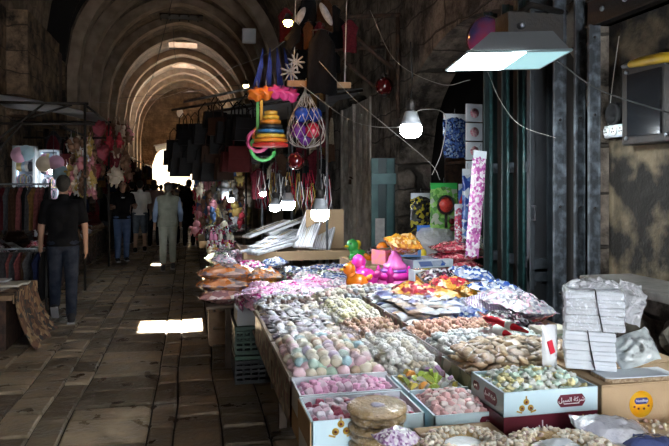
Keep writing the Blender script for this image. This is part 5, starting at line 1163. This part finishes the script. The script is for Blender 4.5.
# charms / dolls hanging on the lane side further back
CH=[('cream',(.62,.52,.40)),('red',(.45,.03,.05)),('rosy',(.55,.22,.25)),('white',(.7,.7,.72)),('brown',(.18,.09,.05)),('gold',(.5,.35,.1)),('blue',(.08,.15,.3))]
CHM={}
for n,c in CH:
    f=MB(); f.ell((0,0,0),(.05,.04,.05),9,7,jit=.3); f.ell((0,0,-.085),(.06,.045,.06),9,7,jit=.3); f.tube([(0,0,.04),(0,0,.16)],.004,4); f.ell((.06,0,-.06),(.03,.015,.02),6,5); f.ell((-.06,0,-.06),(.03,.015,.02),6,5); f.ell((.03,0,-.15),(.018,.018,.035),6,5); f.ell((-.03,0,-.15),(.018,.018,.035),6,5)
    CHM[n]=f.mesh('hanging_charm',mat('charm_'+n,c,rough=.6))
def charms(n,u0,u1,v0,v1,ya,yb,where,s0=.8,s1=1.4,cols=None):
    for k in range(n):
        c_=random.choice(cols or [x[0] for x in CH]); p=aty(U(u0,u1),U(v0,v1),U(ya,yb))
        o=O('hanging_charm',CHM[c_],None,p,(U(-.3,.3),U(-.3,.3),U(0,6)),U(s0,s1)); tag(o,'small %s stuffed charm hanging %s'%(c_,where),'charm',c_+' charms '+where)
charms(150,196,248,168,226,11.2,14,'above the trinket tables on the shop side',.9,1.5)
charms(50,196,226,150,200,12,16,'further along above the trinket tables',1.1,1.8)
# poles carrying shop-side goods and rails
for i,(u,v0,v1,Y) in enumerate([(292,60,250,8.6),(318,95,240,8.2),(327,90,235,7.6),(303,150,235,8.6),(262,120,225,9.4),(246,140,225,10.8)]):
    a=aty(u,v0,Y); b_=(a[0],a[1],0); bars('stand_pole','%s upright pole of the hanging stall, %s'%(['pale','dark'][i%2],['beside the net sack','by the old door','second by the old door','behind the bulbs','by the hoops','by the brown bags'][i]),[(a,b_)],.016,[M_steel,M_dark][i%2],'pole')
for k in range(34):
    p=aty(U(256,330),U(150,178),U(8.5,10.5)); n_=random.choice(['black','brown','grey','navy','cream','dark red']); hangg(p,n_,k%2,U(.35,.7),U(-1,1),'%s small garment behind the bulbs on the shop side'%n_,n_+' garments behind the bulbs')
for k in range(26):
    p=aty(U(300,336),U(40,150),U(8.2,9.6)); n_=random.choice(['brown','ochre','cream','black','dark red']); hangg(p,n_,1,U(.3,.55),U(-1,1),'%s cloth hanging between the net sack and the old door'%n_,n_+' cloths by the old door')
f=MB()
# bracelets/necklaces strings over the tray
for k in range(40):
    x0=aty(U(258,330),U(168,190),U(8.,8.6)); f=MB(); L_=U(.25,.5); w_=U(.03,.05); f.tube([(-w_*.3,0,0),(-w_,0,-L_*.6),(0,0,-L_),(w_,0,-L_*.6),(w_*.3,0,0)],.006,4); n_,m_=random.choice([('silver',M_steel),('gold',M_gold),('red',M_b2),('white',M_wprint)]); o=f.obj('bead_necklace',m_,loc=x0); tag(o,n_+' bead necklace hanging behind the big bulbs','necklace',n_+' necklaces behind the bulbs')
# shop-side awnings and walls of goods further back
for i,(ya,yb,z) in enumerate([(9.5,12.5,2.75),(13,18,2.9),(18.5,24,3.0),(24.5,31,3.0),(32,39,3.0)]):
    e=E('awning',(1.5,(ya+yb)/2,z),0,'dark sloping awning over the shop side of the lane, %s from the handbags'%['first','second','third','fourth','fifth'][i],'awning')
    h=(yb-ya)/2; f=MB(); f.grid(lambda u,v:(-1.25+2.3*u,-h+2*h*v,.35*u+.04*sin(v*9+u*3)-.06*(1-u)),12,14); f.grid(lambda u,v:(-1.25+2.3*u,-h+2*h*v,.012+.35*u+.04*sin(v*9+u*3)-.06*(1-u)),12,14); f.obj('sheet',mat('awning_grey',(.10,.10,.11),(.05,.05,.055),rough=.8,ns=4) if i else mat('awning_pale',(.30,.31,.32),(.2,.2,.21),rough=.8,ns=4),e)
    f=MB(); 
    for y in (-h,h): f.tube([(-1.2,y,-.05),(1.05,y,.33)],.02,5)
    f.tube([(-1.2,-h,-.06),(-1.2,h,-.06)],.02,5); f.obj('frame_bar',M_dark,e)
def stalls(x0,x1,ya,yb,side,where,zt=.8,n=20):
    table('stall_table',x0,x1,ya,yb,zt,'long cloth-covered stall table '+where,M_wood,skirt=None)
    o=MB().grid(lambda u,v:((x0 if side>0 else x1)-side*.015+.02*sin(u*60),ya+(yb-ya)*u,.06+(zt-.06)*v),60,3).obj('table_cloth',M_floral); tag(o,'dark patterned cloth hanging down the stall table '+where,'cloth')
    for k in range(n):
        c=random.choice(['dark mixed','red gauze','pale pearl','rosy beige','dark mixed']); bag(c,U(x0+.1,x1-.1),U(ya+.1,yb-.1),zt+.06+.1*rnd(),.32,.26,.14,U(0,3),'%s bundle on the stall table %s'%(c,where),(U(-.4,.4),U(-.4,.4)),c+' bundles '+where,name='cloth_bundle')
stalls(.2,1.3,17.3,26,1,'on the shop side beyond the trinkets'); stalls(.2,1.3,26.3,38,1,'on the shop side towards the far arch',n=16)
for k in range(70):
    y=12+k*.36; n_=random.choice([g[0] for g in GC]); hangg((U(.25,1.4),y,U(2.3,2.75)),n_,k%2,U(.8,1.2),U(-1.8,1.8),'%s garment hanging under the shop-side awnings'%n_,n_+' garments under the shop-side awnings')
# ================================================================ THE FAR-SIDE STALLS (clothes, caps, bags)
cn=E('canopy',(-2.4,12.3,2.9),0,'pale grey canopy sheet on a thin dark steel frame','canopy')
f=MB(); 
for dz in (0,.012): f.grid(lambda u,v:(-.85+1.6*u,-1.5+3.0*v,dz+.12+.05*sin(v*7+u*4)+.10*v-.18*u),14,14)
f.obj('canopy_sheet',mat('canopy_cloth',(.66,.68,.73),(.5,.52,.57),rough=.8,ns=3),cn)
f=MB(); 
for y in (-1.55,1.5):
    f.tube([(-.9,y,.0),(.85,y,.02)],.022,5); f.tube([(-.9,y,-.32),(.95,y,-.30)],.02,5)
for x in (-.85,.8): f.tube([(x,-1.55,.0),(x,1.5,.0)],.02,5); f.tube([(x,-1.55,.02),(x,-1.55,-2.9)],.022,5); f.tube([(x,1.5,.02),(x,1.5,-2.9)],.022,5)
f.tube([(-.85,-1.55,-.9),(.2,-1.55,.0)],.018,5); f.tube([(-.3,-1.55,-.32),(.6,-1.5,.0)],.018,5); f.tube([(-.9,-1.55,-1.3),(-.1,-1.55,-.3)],.018,5)
f.obj('steel_frame',M_dark,cn)
# lit display cabinets with caps
M_glow=mat('cabinet_light',(.75,.88,1),em=1.6,emc=(.6,.8,1.))
for i,(u0,u1,v0,v1,Y) in enumerate([(13,36,146,200,11.6),(38,60,150,186,11.9)]):
    a=aty(u0,v1,Y); b_=aty(u1,v0,Y); e=E('display_cabinet',((a[0]+b_[0])/2,Y,0),0,['pale lit display cabinet near the clothes rail','second lit display cabinet hung with caps and a bulb'][i],'cabinet')
    w_=(b_[0]-a[0])/2; f=MB(); f.b2((-w_,.12,.7),(w_,.15,b_[2])); f.obj('back_board',mat('grid_board',(.32,.36,.42),(.2,.22,.26),rough=.5,ns=7),e)
    f=MB(); 
    for x in (-w_,w_-.04): f.b2((x,-.05,.0),(x+.04,.15,b_[2]))
    f.b2((-w_,-.05,b_[2]-.03),(w_,.15,b_[2])); f.obj('white_frame',M_white,e)
    f=MB(); f.b2((-w_+.045,.08,b_[2]-.5),(-w_+.06,.11,b_[2]-.05)); f.obj('light_tube',M_glow,e)
    for r in range(4):
        for q in range(4):
            n,c_=[('pale blue',(.45,.6,.75)),('pink',(.7,.4,.5)),('white',(.75,.75,.78)),('yellow',(.7,.55,.25)),('dark',(.06,.06,.08))][(r*3+q*2+i)%5]
            x=e.location.x-w_+.10+q*(2*w_-.2)/3; z=b_[2]-.14-r*.2
            o=MB().lathe([(.085,0),(.08,.012),(.05,.02),(.045,.06),(.02,.075)],12,M=Matrix.Rotation(pi/2,3,'X')).obj('cap',mat('cap_'+n.replace(' ','_'),c_,rough=.7),loc=(x,Y+.05,z)) if r<2 else MB().tube([(.05*cos(t),0,.085*sin(t)-.02) for t in [j*.6 for j in range(11)]],.010,5,closed=True).obj('necklace',mat('cap_'+n.replace(' ','_'),c_,rough=.7),loc=(x,Y+.04,z))
            tag(o,'%s %s hung in the %s lit cabinet'%(n,'cap' if r<2 else 'necklace',['first','second'][i]),'cap' if r<2 else 'necklace',n+' goods in the %s cabinet'%['first','second'][i])
bulb(53,171,11.5,1.0,'glowing bulb among caps in the second lit cabinet',True,.7)
M_fan=[mat('fan_pink',(.72,.4,.55),rough=.5),mat('fan_blue',(.4,.6,.7),rough=.5),mat('fan_cream',(.7,.6,.45),rough=.5)]
for i,(u,v) in enumerate([(19,155),(26,153),(44,164),(56,163),(60,173)]):
    p=aty(u,v,11.4); f=MB(); f.lathe([(.13,0),(.125,.02),(.06,.03),(.055,.07),(.02,.08)],18,M=Matrix.Rotation(pi/2,3,'X')); o=f.obj('straw_hat',M_fan[i%3],loc=p); tag(o,['pink','pale blue','cream','pink','pale blue'][i]+' brimmed hat hung '+['at the edge of the first cabinet','beside the pink hat of the first cabinet','low in front of the second cabinet','above the glowing bulb','just under the glowing bulb'][i],'hat')
# clothes rails by the counter
def rail(y,z,x0,x1,lab):
    e=E('clothes_rail',((x0+x1)/2,y,0),0,lab,'clothes rail'); w_=(x1-x0)/2
    f=MB(); f.tube([(-w_,0,z),(w_,0,z)],.014,6); f.obj('rail_bar',M_steel,e)
    f=MB(); 
    for s_ in (-w_,w_): f.tube([(s_,0,0),(s_,0,z+.02)],.014,6); f.tube([(s_,-.2,.02),(s_,.2,.02)],.014,6)
    f.obj('stand',M_dark,e)
rail(8.75,1.66,-2.75,-1.72,'upper steel clothes rail hung with small garments'); rail(8.45,.88,-2.75,-1.70,'low clothes rail hung with striped and black garments')
for k in range(20):
    x=-2.72+k*.051; n_=random.choice(['black','brown','dusky rose','ochre','black','grey','cream','dark red']) if k not in (17,18) else 'dusky rose'
    hangg((x,8.75,1.62),n_,k%2,.66,1.35+U(-.15,.15),'%s garment on the upper clothes rail'%n_,n_+' garments on the upper rail')
for k in range(20):
    x=-2.72+k*.052; n_=random.choice(['black','brown','grey','cream','black','dusky rose','navy'])
    hangg((x,8.45,.84),n_,k%2,.72,1.35+U(-.15,.15),'%s garment on the low clothes rail'%n_,n_+' garments on the low rail')
# counter with a draped kilim
ct=E('counter',(-2.15,7.55,0),0,'low wooden counter with papers beside the draped rug','counter')
f=MB(); f.b2((-.60,-.55,.50),(.42,.55,.55)); f.obj('top_board',M_wood,ct,bevel=.004); f=MB(); f.b2((-.58,-.52,0),(.36,.52,.50)); f.obj('counter_body',M_iron,ct)
f=MB(); f.b2((.42,-.5,.46),(.435,.5,.55)); f.obj('edge_strip',M_wood,ct)
for k in range(7):
    o=MB().box((0,0,0),(U(.2,.3),U(.16,.22),.018)).obj('magazine',mat('mag%d'%(k%3),[(.5,.5,.52),(.3,.26,.22),(.6,.55,.45)][k%3],rough=.5),loc=(-2.1+.12*(k%3),7.2+.1*k,.56+.019*(k%4)),rz=U(-.3,.3)); tag(o,['pale grey','brown','cream'][k%3]+' magazine lying in the fan of papers on the low counter','magazine',['pale grey','brown','cream'][k%3]+' magazines on the counter')
M_kil=patch_mat('kilim',[(.10,.05,.03),(.20,.12,.06),(.06,.03,.02),(.28,.19,.10),(.14,.07,.04),(.03,.03,.03)],scale=20,rough=.95,coat=0,bump=.3)
f=MB()
for dz in (0,.014): f.grid(lambda u,v:(-1.715+dz+.20*v*v+.03*sin(u*14)*v,7.05+.85*u+(u-.5)*.15*v,.565*(1-v)+.01),24,12)
f.grid(lambda u,v:(-1.95+.25*u,7.05+.85*v,.568),4,10)
tag(f.obj('kilim_rug',M_kil),'brown patterned woven rug draped over the counter side to the ground','rug')
# tables of bags and shoes behind the walking man
stalls(-3.1,-2.0,9.2,16.5,-1,'behind the walking man',.62,70); stalls(-3.1,-1.95,16.8,25,-1,'beyond the man with the lettered shirt',.8,30); stalls(-3.1,-1.95,25.3,38,-1,'on the far side towards the end wall',.8,20)
for k in range(60):
    n=random.choice(['black','grey','tan','dark brown','dark red']); handbag((U(-2.9,-1.95),U(9.4,14.5),U(.78,1.05)),n,k%3,U(.6,.8),U(0,6),'%s handbag lying on the stall table behind the walking man'%n,n+' handbags on the table').rotation_euler.x=U(-1.4,1.4)
SH=MB().ell((0,0,.03),(.045,.13,.035),12,8).ell((0,-.06,.06),(.04,.06,.04),10,7)
SHM={n:SH.mesh('shoe',mat('shoe_'+n,c,rough=.4)) for n,c in (('grey',(.25,.25,.26)),('brown',(.15,.08,.04)),('black',(.02,.02,.02)),('white',(.5,.5,.5)))}
for k in range(70):
    n=random.choice(list(SHM)); o=O('shoe',SHM[n],None,(U(-2.3,-1.98),9.3+k*.1,.66+.05*rnd()),(0,0,U(-.5,.5)+1.57)); tag(o,'%s shoe in the row at the lane edge of the stall'%n,'shoe',n+' shoes at the lane edge')
# shelves and hanging rows above
for k in range(4):
    bars('hanging_rail','dark rail under the far-side ceiling of goods, %s from the canopy'%['first','second','third','fourth'][k],[((-1.95,[10.8,14.2,18.,25.][k],2.55),(-1.95,[14.,17.8,24.8,38][k],2.6))],.02,M_dark,'rail')
for k in range(150):
    y=12.0+ (k/150)**1.3*24; x=U(-2.6,-1.85); n_=random.choice([g[0] for g in GC]+['black','black','dark red','brown'])
    z=U(1.35,2.6); hangg((x,y,z),n_,k%2,U(.5,.95),U(-1.8,1.8),'%s garment in the hanging rows of the far-side stalls'%n_,n_+' garments in the far-side rows')
for k in range(70):
    y=11.9+(k/70)**1.3*19; n=random.choice(['black','dark red','tan','grey','dark brown']); handbag((U(-2.3,-1.8),y,U(1.6,2.5)),n,k%3,U(.7,1.),U(-1.8,1.8),'%s handbag in the hanging rows of the far-side stalls'%n,n+' handbags in the far-side rows')
charms(110,68,94,138,188,10.8,11.6,'in long strings behind the walking man',.7,1.1,['cream','rosy','brown','white','gold'])
charms(60,92,130,120,175,13,16,'under the far-side rail',1.,1.6,['rosy','cream','brown','brown','brown','red'])
for i,(u,v,Y) in enumerate([(100,128,11.8),(104,152,12.),(96,171,12),(117,160,13.5)]):
    p=aty(u,v,Y); f=MB(); f.ell((0,0,0),(.11,.09,.12),14,9,jit=.6); f.ell((.05,-.08,.03),(.06,.06,.06),10,7); o=f.obj('red_toy_bag',mat('crimson_cloth',(.16,.01,.02),rough=.7),loc=p); tag(o,'crimson soft bag hanging over the far-side stalls, %s'%['topmost','in the middle','lowest','furthest along'][i],'bag')
# dark board propped in the recess, white awning and distant lamp near the exit
o=MB().b2((-.04,-.5,0),(.04,.5,1.1)).obj('wooden_board',M_iron,loc=aty(56,98,15.9)); tag(o,'dark board standing on edge in the tall dark recess','board')
o=MB().grid(lambda u,v:(-1.8+2.4*u,34+3*v,3.6+.5*u+.1*sin(v*5)),10,8).grid(lambda u,v:(-1.8+2.4*u,34+3*v,3.62+.5*u+.1*sin(v*5)),10,8).obj('white_awning',mat('white_sheet',(.75,.75,.75),rough=.8)); tag(o,'white awning sheet hung low before the bright end of the lane','awning')
o=MB().ell((0,0,0),(.16,.1,.22),14,10).obj('white_cloth_bundle',mat('white_sheet',(.75,.75,.75)),loc=aty(180,113,32.)); tag(o,'small white lamp hanging before the end wall','cloth')  # white ellipsoid standing for a distant lamp; it gives no light
# ================================================================ PEOPLE
def remesh(mb,name,m,vox,smooth=2):
    o=mb.obj('tmp_body',m); r=o.modifiers.new('r','REMESH'); r.mode='VOXEL'; r.voxel_size=vox
    s_=o.modifiers.new('s','SMOOTH'); s_.iterations=smooth; s_.factor=.5
    me=bpy.data.meshes.new_from_object(o.evaluated_get(bpy.context.evaluated_depsgraph_get())); me.name=name
    me.polygons.foreach_set('use_smooth',[True]*len(me.polygons)); bpy.data.objects.remove(o); return me
def cap(mb,a,b_,ra,rb,n=12,flat=1.):
    """closed tapered capsule a->b"""
    a=Vector(a);b_=Vector(b_); d=b_-a; L_=max(d.length,1e-4); M=d.to_track_quat('Z','Y').to_matrix()
    prof=[(ra*sin(pi/2*max(.08,k/4)),-ra*cos(pi/2*k/4)) for k in range(5)]+[(rb*cos(pi/2*min(.92,k/4)),L_+rb*sin(pi/2*k/4)) for k in range(5)]
    mb.lathe(prof,n,c=a,M=M)
SKIN=mat('skin',(.36,.20,.13),rough=.55); SKIN2=mat('skin_light',(.5,.32,.23),rough=.55)
def person(loc,face,H,label,shirt,trouser,shoe,hair,skin=SKIN,step=.0,arms=((.12,.05),(.12,.05)),vox=.012,shorts=False,sleeve=.5,vest=None,capm=None,lean=0.,hunch=0.,lod=0,headturn=0.,longhair=False,bag=None,fingers=True,lift=0.,rolled=False):
    s=H/1.75; e=E('person',loc,face,label,'person'); e.scale=(s,s,s)
    # joints, local: facing +Y, x to the figure's right
    hip=Vector((0,0,.93)); ch=Vector((0,hunch*.1,1.33)); nk=Vector((0,hunch*.14,1.49)); hd=Vector((0,.02+hunch*.2,1.635))
    legs=[]
    for sx in (-1,1):
        f_=sx*step; kneey=f_*.55+.02; foot=Vector((sx*.10,f_,.075)); 
        knee=Vector((sx*.095,kneey+.03,.50)); 
        if sx==-1 and lift: foot=Vector((sx*.10,f_-.05,.12+lift)); knee=Vector((sx*.095,.06,.50))
        legs.append((Vector((sx*.085,0,.90)),knee,foot,sx))
    A=[]
    for sx,(sw,bend) in zip((-1,1),arms):
        sh=Vector((sx*.185,ch.y,1.41)); a=sw; el=sh+Vector((sx*.06,sin(a)*.27,-cos(a)*.27)); b_=a+bend
        wr=el+Vector((-sx*.02 if bend>.8 else sx*.01,sin(b_)*.25,-cos(b_)*.25)); A.append((sh,el,wr,sx,b_))
    def torso(mb,g):
        for x in (-.075,.075):
            cap(mb,(x,ch.y,1.34),(x*.8,0,1.08),.105+g,.092+g); cap(mb,(x*.8,0,1.08),(x*.9,0,.97),.092+g,.105+g)
        cap(mb,(-.15,ch.y,1.405),(.15,ch.y,1.405),.055+g,.055+g); cap(mb,(0,ch.y,1.40),nk,.075+g,.052+g)
        mb.ell((0,ch.y-.01,1.30),(.17+g,.105+g,.16+g),16,10)
    def legp(mb,g,upto):
        cap(mb,(-.06,0,.95),(.06,0,.95),.108+g,.108+g)
        for h_,k_,f_,sx in legs:
            cap(mb,h_,k_,.088+g,.058+g)
            if upto>0:
                cap(mb,k_,k_.lerp(f_,upto),.056+g,(.056*(1-upto)+.042*upto)+g)
    b=MB(); torso(b,0); legp(b,0,1.)
    for h_,k_,f_,sx in legs: cap(b,f_+Vector((0,-.03,-.04)),f_+Vector((0,.12,-.05)),.035,.03)
    cap(b,nk-Vector((0,0,.05)),hd-Vector((0,.01,.06)),.056,.052)
    T=Matrix.Rotation(headturn,3,'Z')
    def hp(x,y,z): return hd+T@Vector((x,y,z))
    b.ell(hd+T@Vector((0,-.005,.015)),(.076,.095,.105),16,12); b.ell(hp(0,.03,-.045),(.055,.062,.07),12,8); b.ell(hp(0,.095,-.012),(.012,.02,.022),8,6); b.ell(hp(0,.085,-.06),(.026,.012,.01),8,6)
    for sx in (-1,1): b.ell(hp(sx*.078,-.0,-.005),(.012,.02,.032),8,6)
    for sh,el,wr,sx,bb in A:
        cap(b,sh,el,.050,.040); cap(b,el,wr,.041,.026)
        D=Vector((0,sin(bb),-cos(bb))); N_=Vector((sx,0,0)); P_=wr+D*.045
        cap(b,wr,P_+D*.02,.026,.030); S_=D.cross(N_)
        if lod==0:
            for q in range(4):
                o_=(q-1.5)*.020; ln=[.032,.040,.038,.028][q]; r0=P_+D*.035+S_*o_; m1=r0+D*ln; cap(b,r0-D*.02,m1,.0105,.0095,8); cap(b,m1,m1+D*ln*.7-N_*.016,.0095,.008,8)
            cap(b,wr+D*.02+S_*-.02,wr+D*.06-S_*.045-N_*.01,.012,.010,8)
        else: cap(b,P_,P_+D*.07-N_*.02,.026,.016)
    O('body',remesh(b,'body',skin,vox),e)
    # clothes
    c=MB(); torso(c,.013)
    for sh,el,wr,sx,bb in A:
        if sleeve>1: cap(c,sh,el,.062,.054); cap(c,el,el.lerp(wr,sleeve-1),.054,.042)
        else: cap(c,sh,sh.lerp(el,sleeve),.066,.060)
    # shirt hem reaches over the waistband
    c.lathe([(.12,.92),(.19,.905),(.185,1.0),(.12,1.1)],20,sy=.72)
    me=remesh(c,'shirt',shirt,vox,3); O('shirt',me,e)
    t=MB(); legp(t,.018,0 if shorts else (.75 if rolled else .93))
    if shorts:
        for h_,k_,f_,sx in legs: cap(t,h_,h_.lerp(k_,.75),.11,.088)
    O('shorts' if shorts else 'trousers',remesh(t,'trousers',trouser,vox,3),e)
    for h_,k_,f_,sx in legs:
        q=MB(); z=f_.z-.075; an=.0
        if lift and sx==-1: 
            cap(q,f_+Vector((0,-.045,-.02)),f_+Vector((0,.06,-.11)),.047,.040)
        else: cap(q,f_+Vector((0,-.035,-.030)),f_+Vector((0,.125,-.036)),.044,.038); q.ell(f_+Vector((0,-.02,.01)),(.05,.06,.05),12,8)
        so=O('shoe',remesh(q,'shoe',shoe,.008,1),e)
        q=MB(); 
        if lift and sx==-1: q.box(f_+Vector((0,-.03,-.085)),(.085,.22,.02),rx=-.75)
        else: q.box(f_+Vector((0,.045,-.066)),(.088,.27,.018))
        O('sole',q.mesh('sole',mat('grey_sole',(.30,.30,.30),rough=.7)),so)
    h=MB(); h.ell(hp(0,-.018,.035),(.084,.096,.098),16,12); 
    if longhair: h.ell(hp(0,-.06,-.06),(.075,.05,.13),12,8)
    else: h.ell(hp(0,-.055,-.01),(.070,.052,.07),12,8)
    O('hair',remesh(h,'hair',hair,.009,1),e)
    if lod<2:
        for sx in (-1,1):
            q=MB(); q.ell(hp(sx*.03,.088,.012),(.012,.006,.007),8,6); O('eye',q.mesh('eye',M_black),e)
        q=MB(); q.ell(hp(0,.095,-.06),(.024,.006,.005),8,5); O('mouth',q.mesh('mouth',mat('lips',(.25,.08,.07),rough=.5)),e)
    if vest:
        v=MB(); torso(v,.032); v.lathe([(.14,.90),(.205,.86),(.20,1.0),(.15,1.2)],22,sy=.74); O('vest',remesh(v,'vest',vest,vox,3),e)
        v=MB(); 
        for x in (-.1,.1): v.box((x,-.155,1.02),(.11,.02,.12)); v.box((x,.16,1.02),(.11,.02,.12))
        v.box((0,-.16,.93),(.3,.012,.02)); O('vest_pocket',v.mesh('vest_pocket',vest),e)
    if capm:
        q=MB(); q.ell(hp(0,-.012,.055),(.09,.104,.07),16,10); q.ell(hp(0,.10,.045),(.06,.06,.008),12,6); O('cap',remesh(q,'cap',capm,.008,1),e)
    if bag:
        q=MB(); cap(q,(-.08,-.19,1.32),(-.08,-.19,1.05),.09,.10); cap(q,(.08,-.19,1.32),(.08,-.19,1.05),.09,.10); 
        o=O('backpack',remesh(q,'backpack',bag,.014,2),None,(0,0,0)); o.matrix_world=Matrix.Translation(loc)@Matrix.Rotation(face,4,'Z')@Matrix.Scale(s,4); tag(o,'dark backpack worn by '+label.split(' ',2)[-1][:60],'backpack')
    return e
tee=mat('black_tee',(.006,.006,.007),(.01,.01,.011),spec=.08,rough=.95,ns=8,bump=.4,bs=10); jean=mat('dark_jeans',(.010,.014,.026),(.028,.034,.048),spec=.15,rough=.9,ns=9,bump=.5,bs=16); jeanb=mat('blue_jeans',(.03,.06,.14),(.06,.10,.2),rough=.85,ns=9)
kh=mat('grey_khaki',(.46,.47,.39),(.36,.37,.30),rough=.9,ns=7,bump=.5,bs=14); vst=mat('khaki_vest',(.27,.29,.23),(.35,.37,.30),rough=.9,ns=8,bump=.5,bs=14); lb=mat('light_blue_shirt',(.36,.48,.70),(.3,.4,.6),rough=.85,ns=8)
wt=mat('white_tee',(.85,.82,.80),(.75,.72,.70),rough=.9,ns=6,bump=.3,bs=10); dsh=mat('denim_shorts',(.16,.20,.25),(.11,.14,.18),rough=.9,ns=9)
hb_=mat('black_hair',(.012,.010,.009),(.03,.025,.02),rough=.7,ns=60,bump=.6,bs=120); hg=mat('grey_hair',(.10,.095,.09),(.16,.15,.14),rough=.8,ns=50,bump=.5,bs=100)
g=lambda u,v:atz(u,v,0)
p=g(65,321); person((p[0]-.02,p[1],0),.10,1.76,'man in black t-shirt and dark jeans walking away past the clothes rails',tee,jean,M_black,hb_,step=-.15,arms=((.05,.15),(-.1,.12)),vox=.009,lift=.06,sleeve=.72)
p=g(168,270); person((p[0],p[1],0),.06,1.70,'older man in khaki vest and rolled trousers walking down the lane',lb,kh,mat('dark_trainer',(.06,.06,.07),rough=.5),hg,step=.14,arms=((.15,.3),(.05,.5)),vox=.010,sleeve=1.7,vest=vst,capm=mat('grey_cap',(.11,.11,.105),rough=.9),rolled=True)
p=g(122,261); ps=person((p[0],p[1],0),pi+.25,1.76,'man in black t-shirt with white lettering standing by the far-side stall',tee,jeanb,M_black,hb_,step=.06,arms=((.35,1.4),(.3,1.35)),vox=.011,sleeve=.6,hunch=.4)
for k,(wd,z_) in enumerate([('NEW YORK',1.36),('RUNNING',1.30)]): pass
f=MB(); 
for k in range(3): f.box((0,.135,1.37-.035*k),(.20-.03*k,.012,.02))
O('white_chest_print',f.mesh('white_chest_print',M_wprint),ps)
p=g(140,252); person((p[0],p[1],0),.0,1.76,'person in white t-shirt and denim shorts walking beside the lettered shirt',wt,dsh,M_black,hb_,skin=SKIN2,step=.16,arms=((.1,.2),(-.1,.2)),vox=.013,shorts=True,sleeve=.7,lod=1)
crowd=[(154,246,0,'person in pale pink top with long dark hair behind the white t-shirt',mat('pink_top',(.42,.26,.24),rough=.9),jean,True),(173,244,.1,'person in checked brown shirt just beyond the older man',patch_mat('checked',[(.30,.2,.13),(.4,.3,.2),(.2,.1,.08)],scale=12,rough=.9,coat=0,bump=0),jean,False),
 (161,232,0,'bare-headed person in bright top seen past the cap of the older man',mat('cream_top',(.6,.5,.4),rough=.9),jean,False),(182,243,.3,'person in black clothes at the shop side of the crowd',tee,tee,False),(189,246,-.1,'dark-dressed person brushing past the trinket tables',tee,jean,False),
 (147,236,0,'person in dark top further along behind the pink top',mat('dk_top',(.04,.04,.05)),jean,True),(176,230,0,'person in grey top deep in the crowd',mat('gr_top',(.15,.15,.16)),tee,False),(186,228,.2,'person in navy top deep in the crowd at the shop side',mat('nv_top',(.03,.04,.09)),jean,True),
 (132,243,.4,'dark-dressed person beside the far-side stalls past the lettered shirt',tee,jean,False),(168,222,0,'small distant person in a white top near the exit',wt,jean,False),(157,221,0,'small distant person in black near the exit',tee,jean,False),(179,220,0,'small distant person in brown near the exit',mat('br_top',(.15,.08,.05)),jean,True),(150,219,0,'small distant person in blue near the exit',lb,jean,False)]
for i,(u,v,fc,l,sm,tm,lh) in enumerate(crowd):
    p=g(u,v); person((max(-1.75,min(.0,p[0])),p[1],0),fc,U(1.64,1.8),l,sm,tm,M_black,hb_,skin=SKIN2,step=U(.05,.15)*(-1)**i,vox=.02,lod=2,longhair=lh,sleeve=.7,arms=((.1,.2),(.1,.2)),bag=tee if i in (1,) else None)
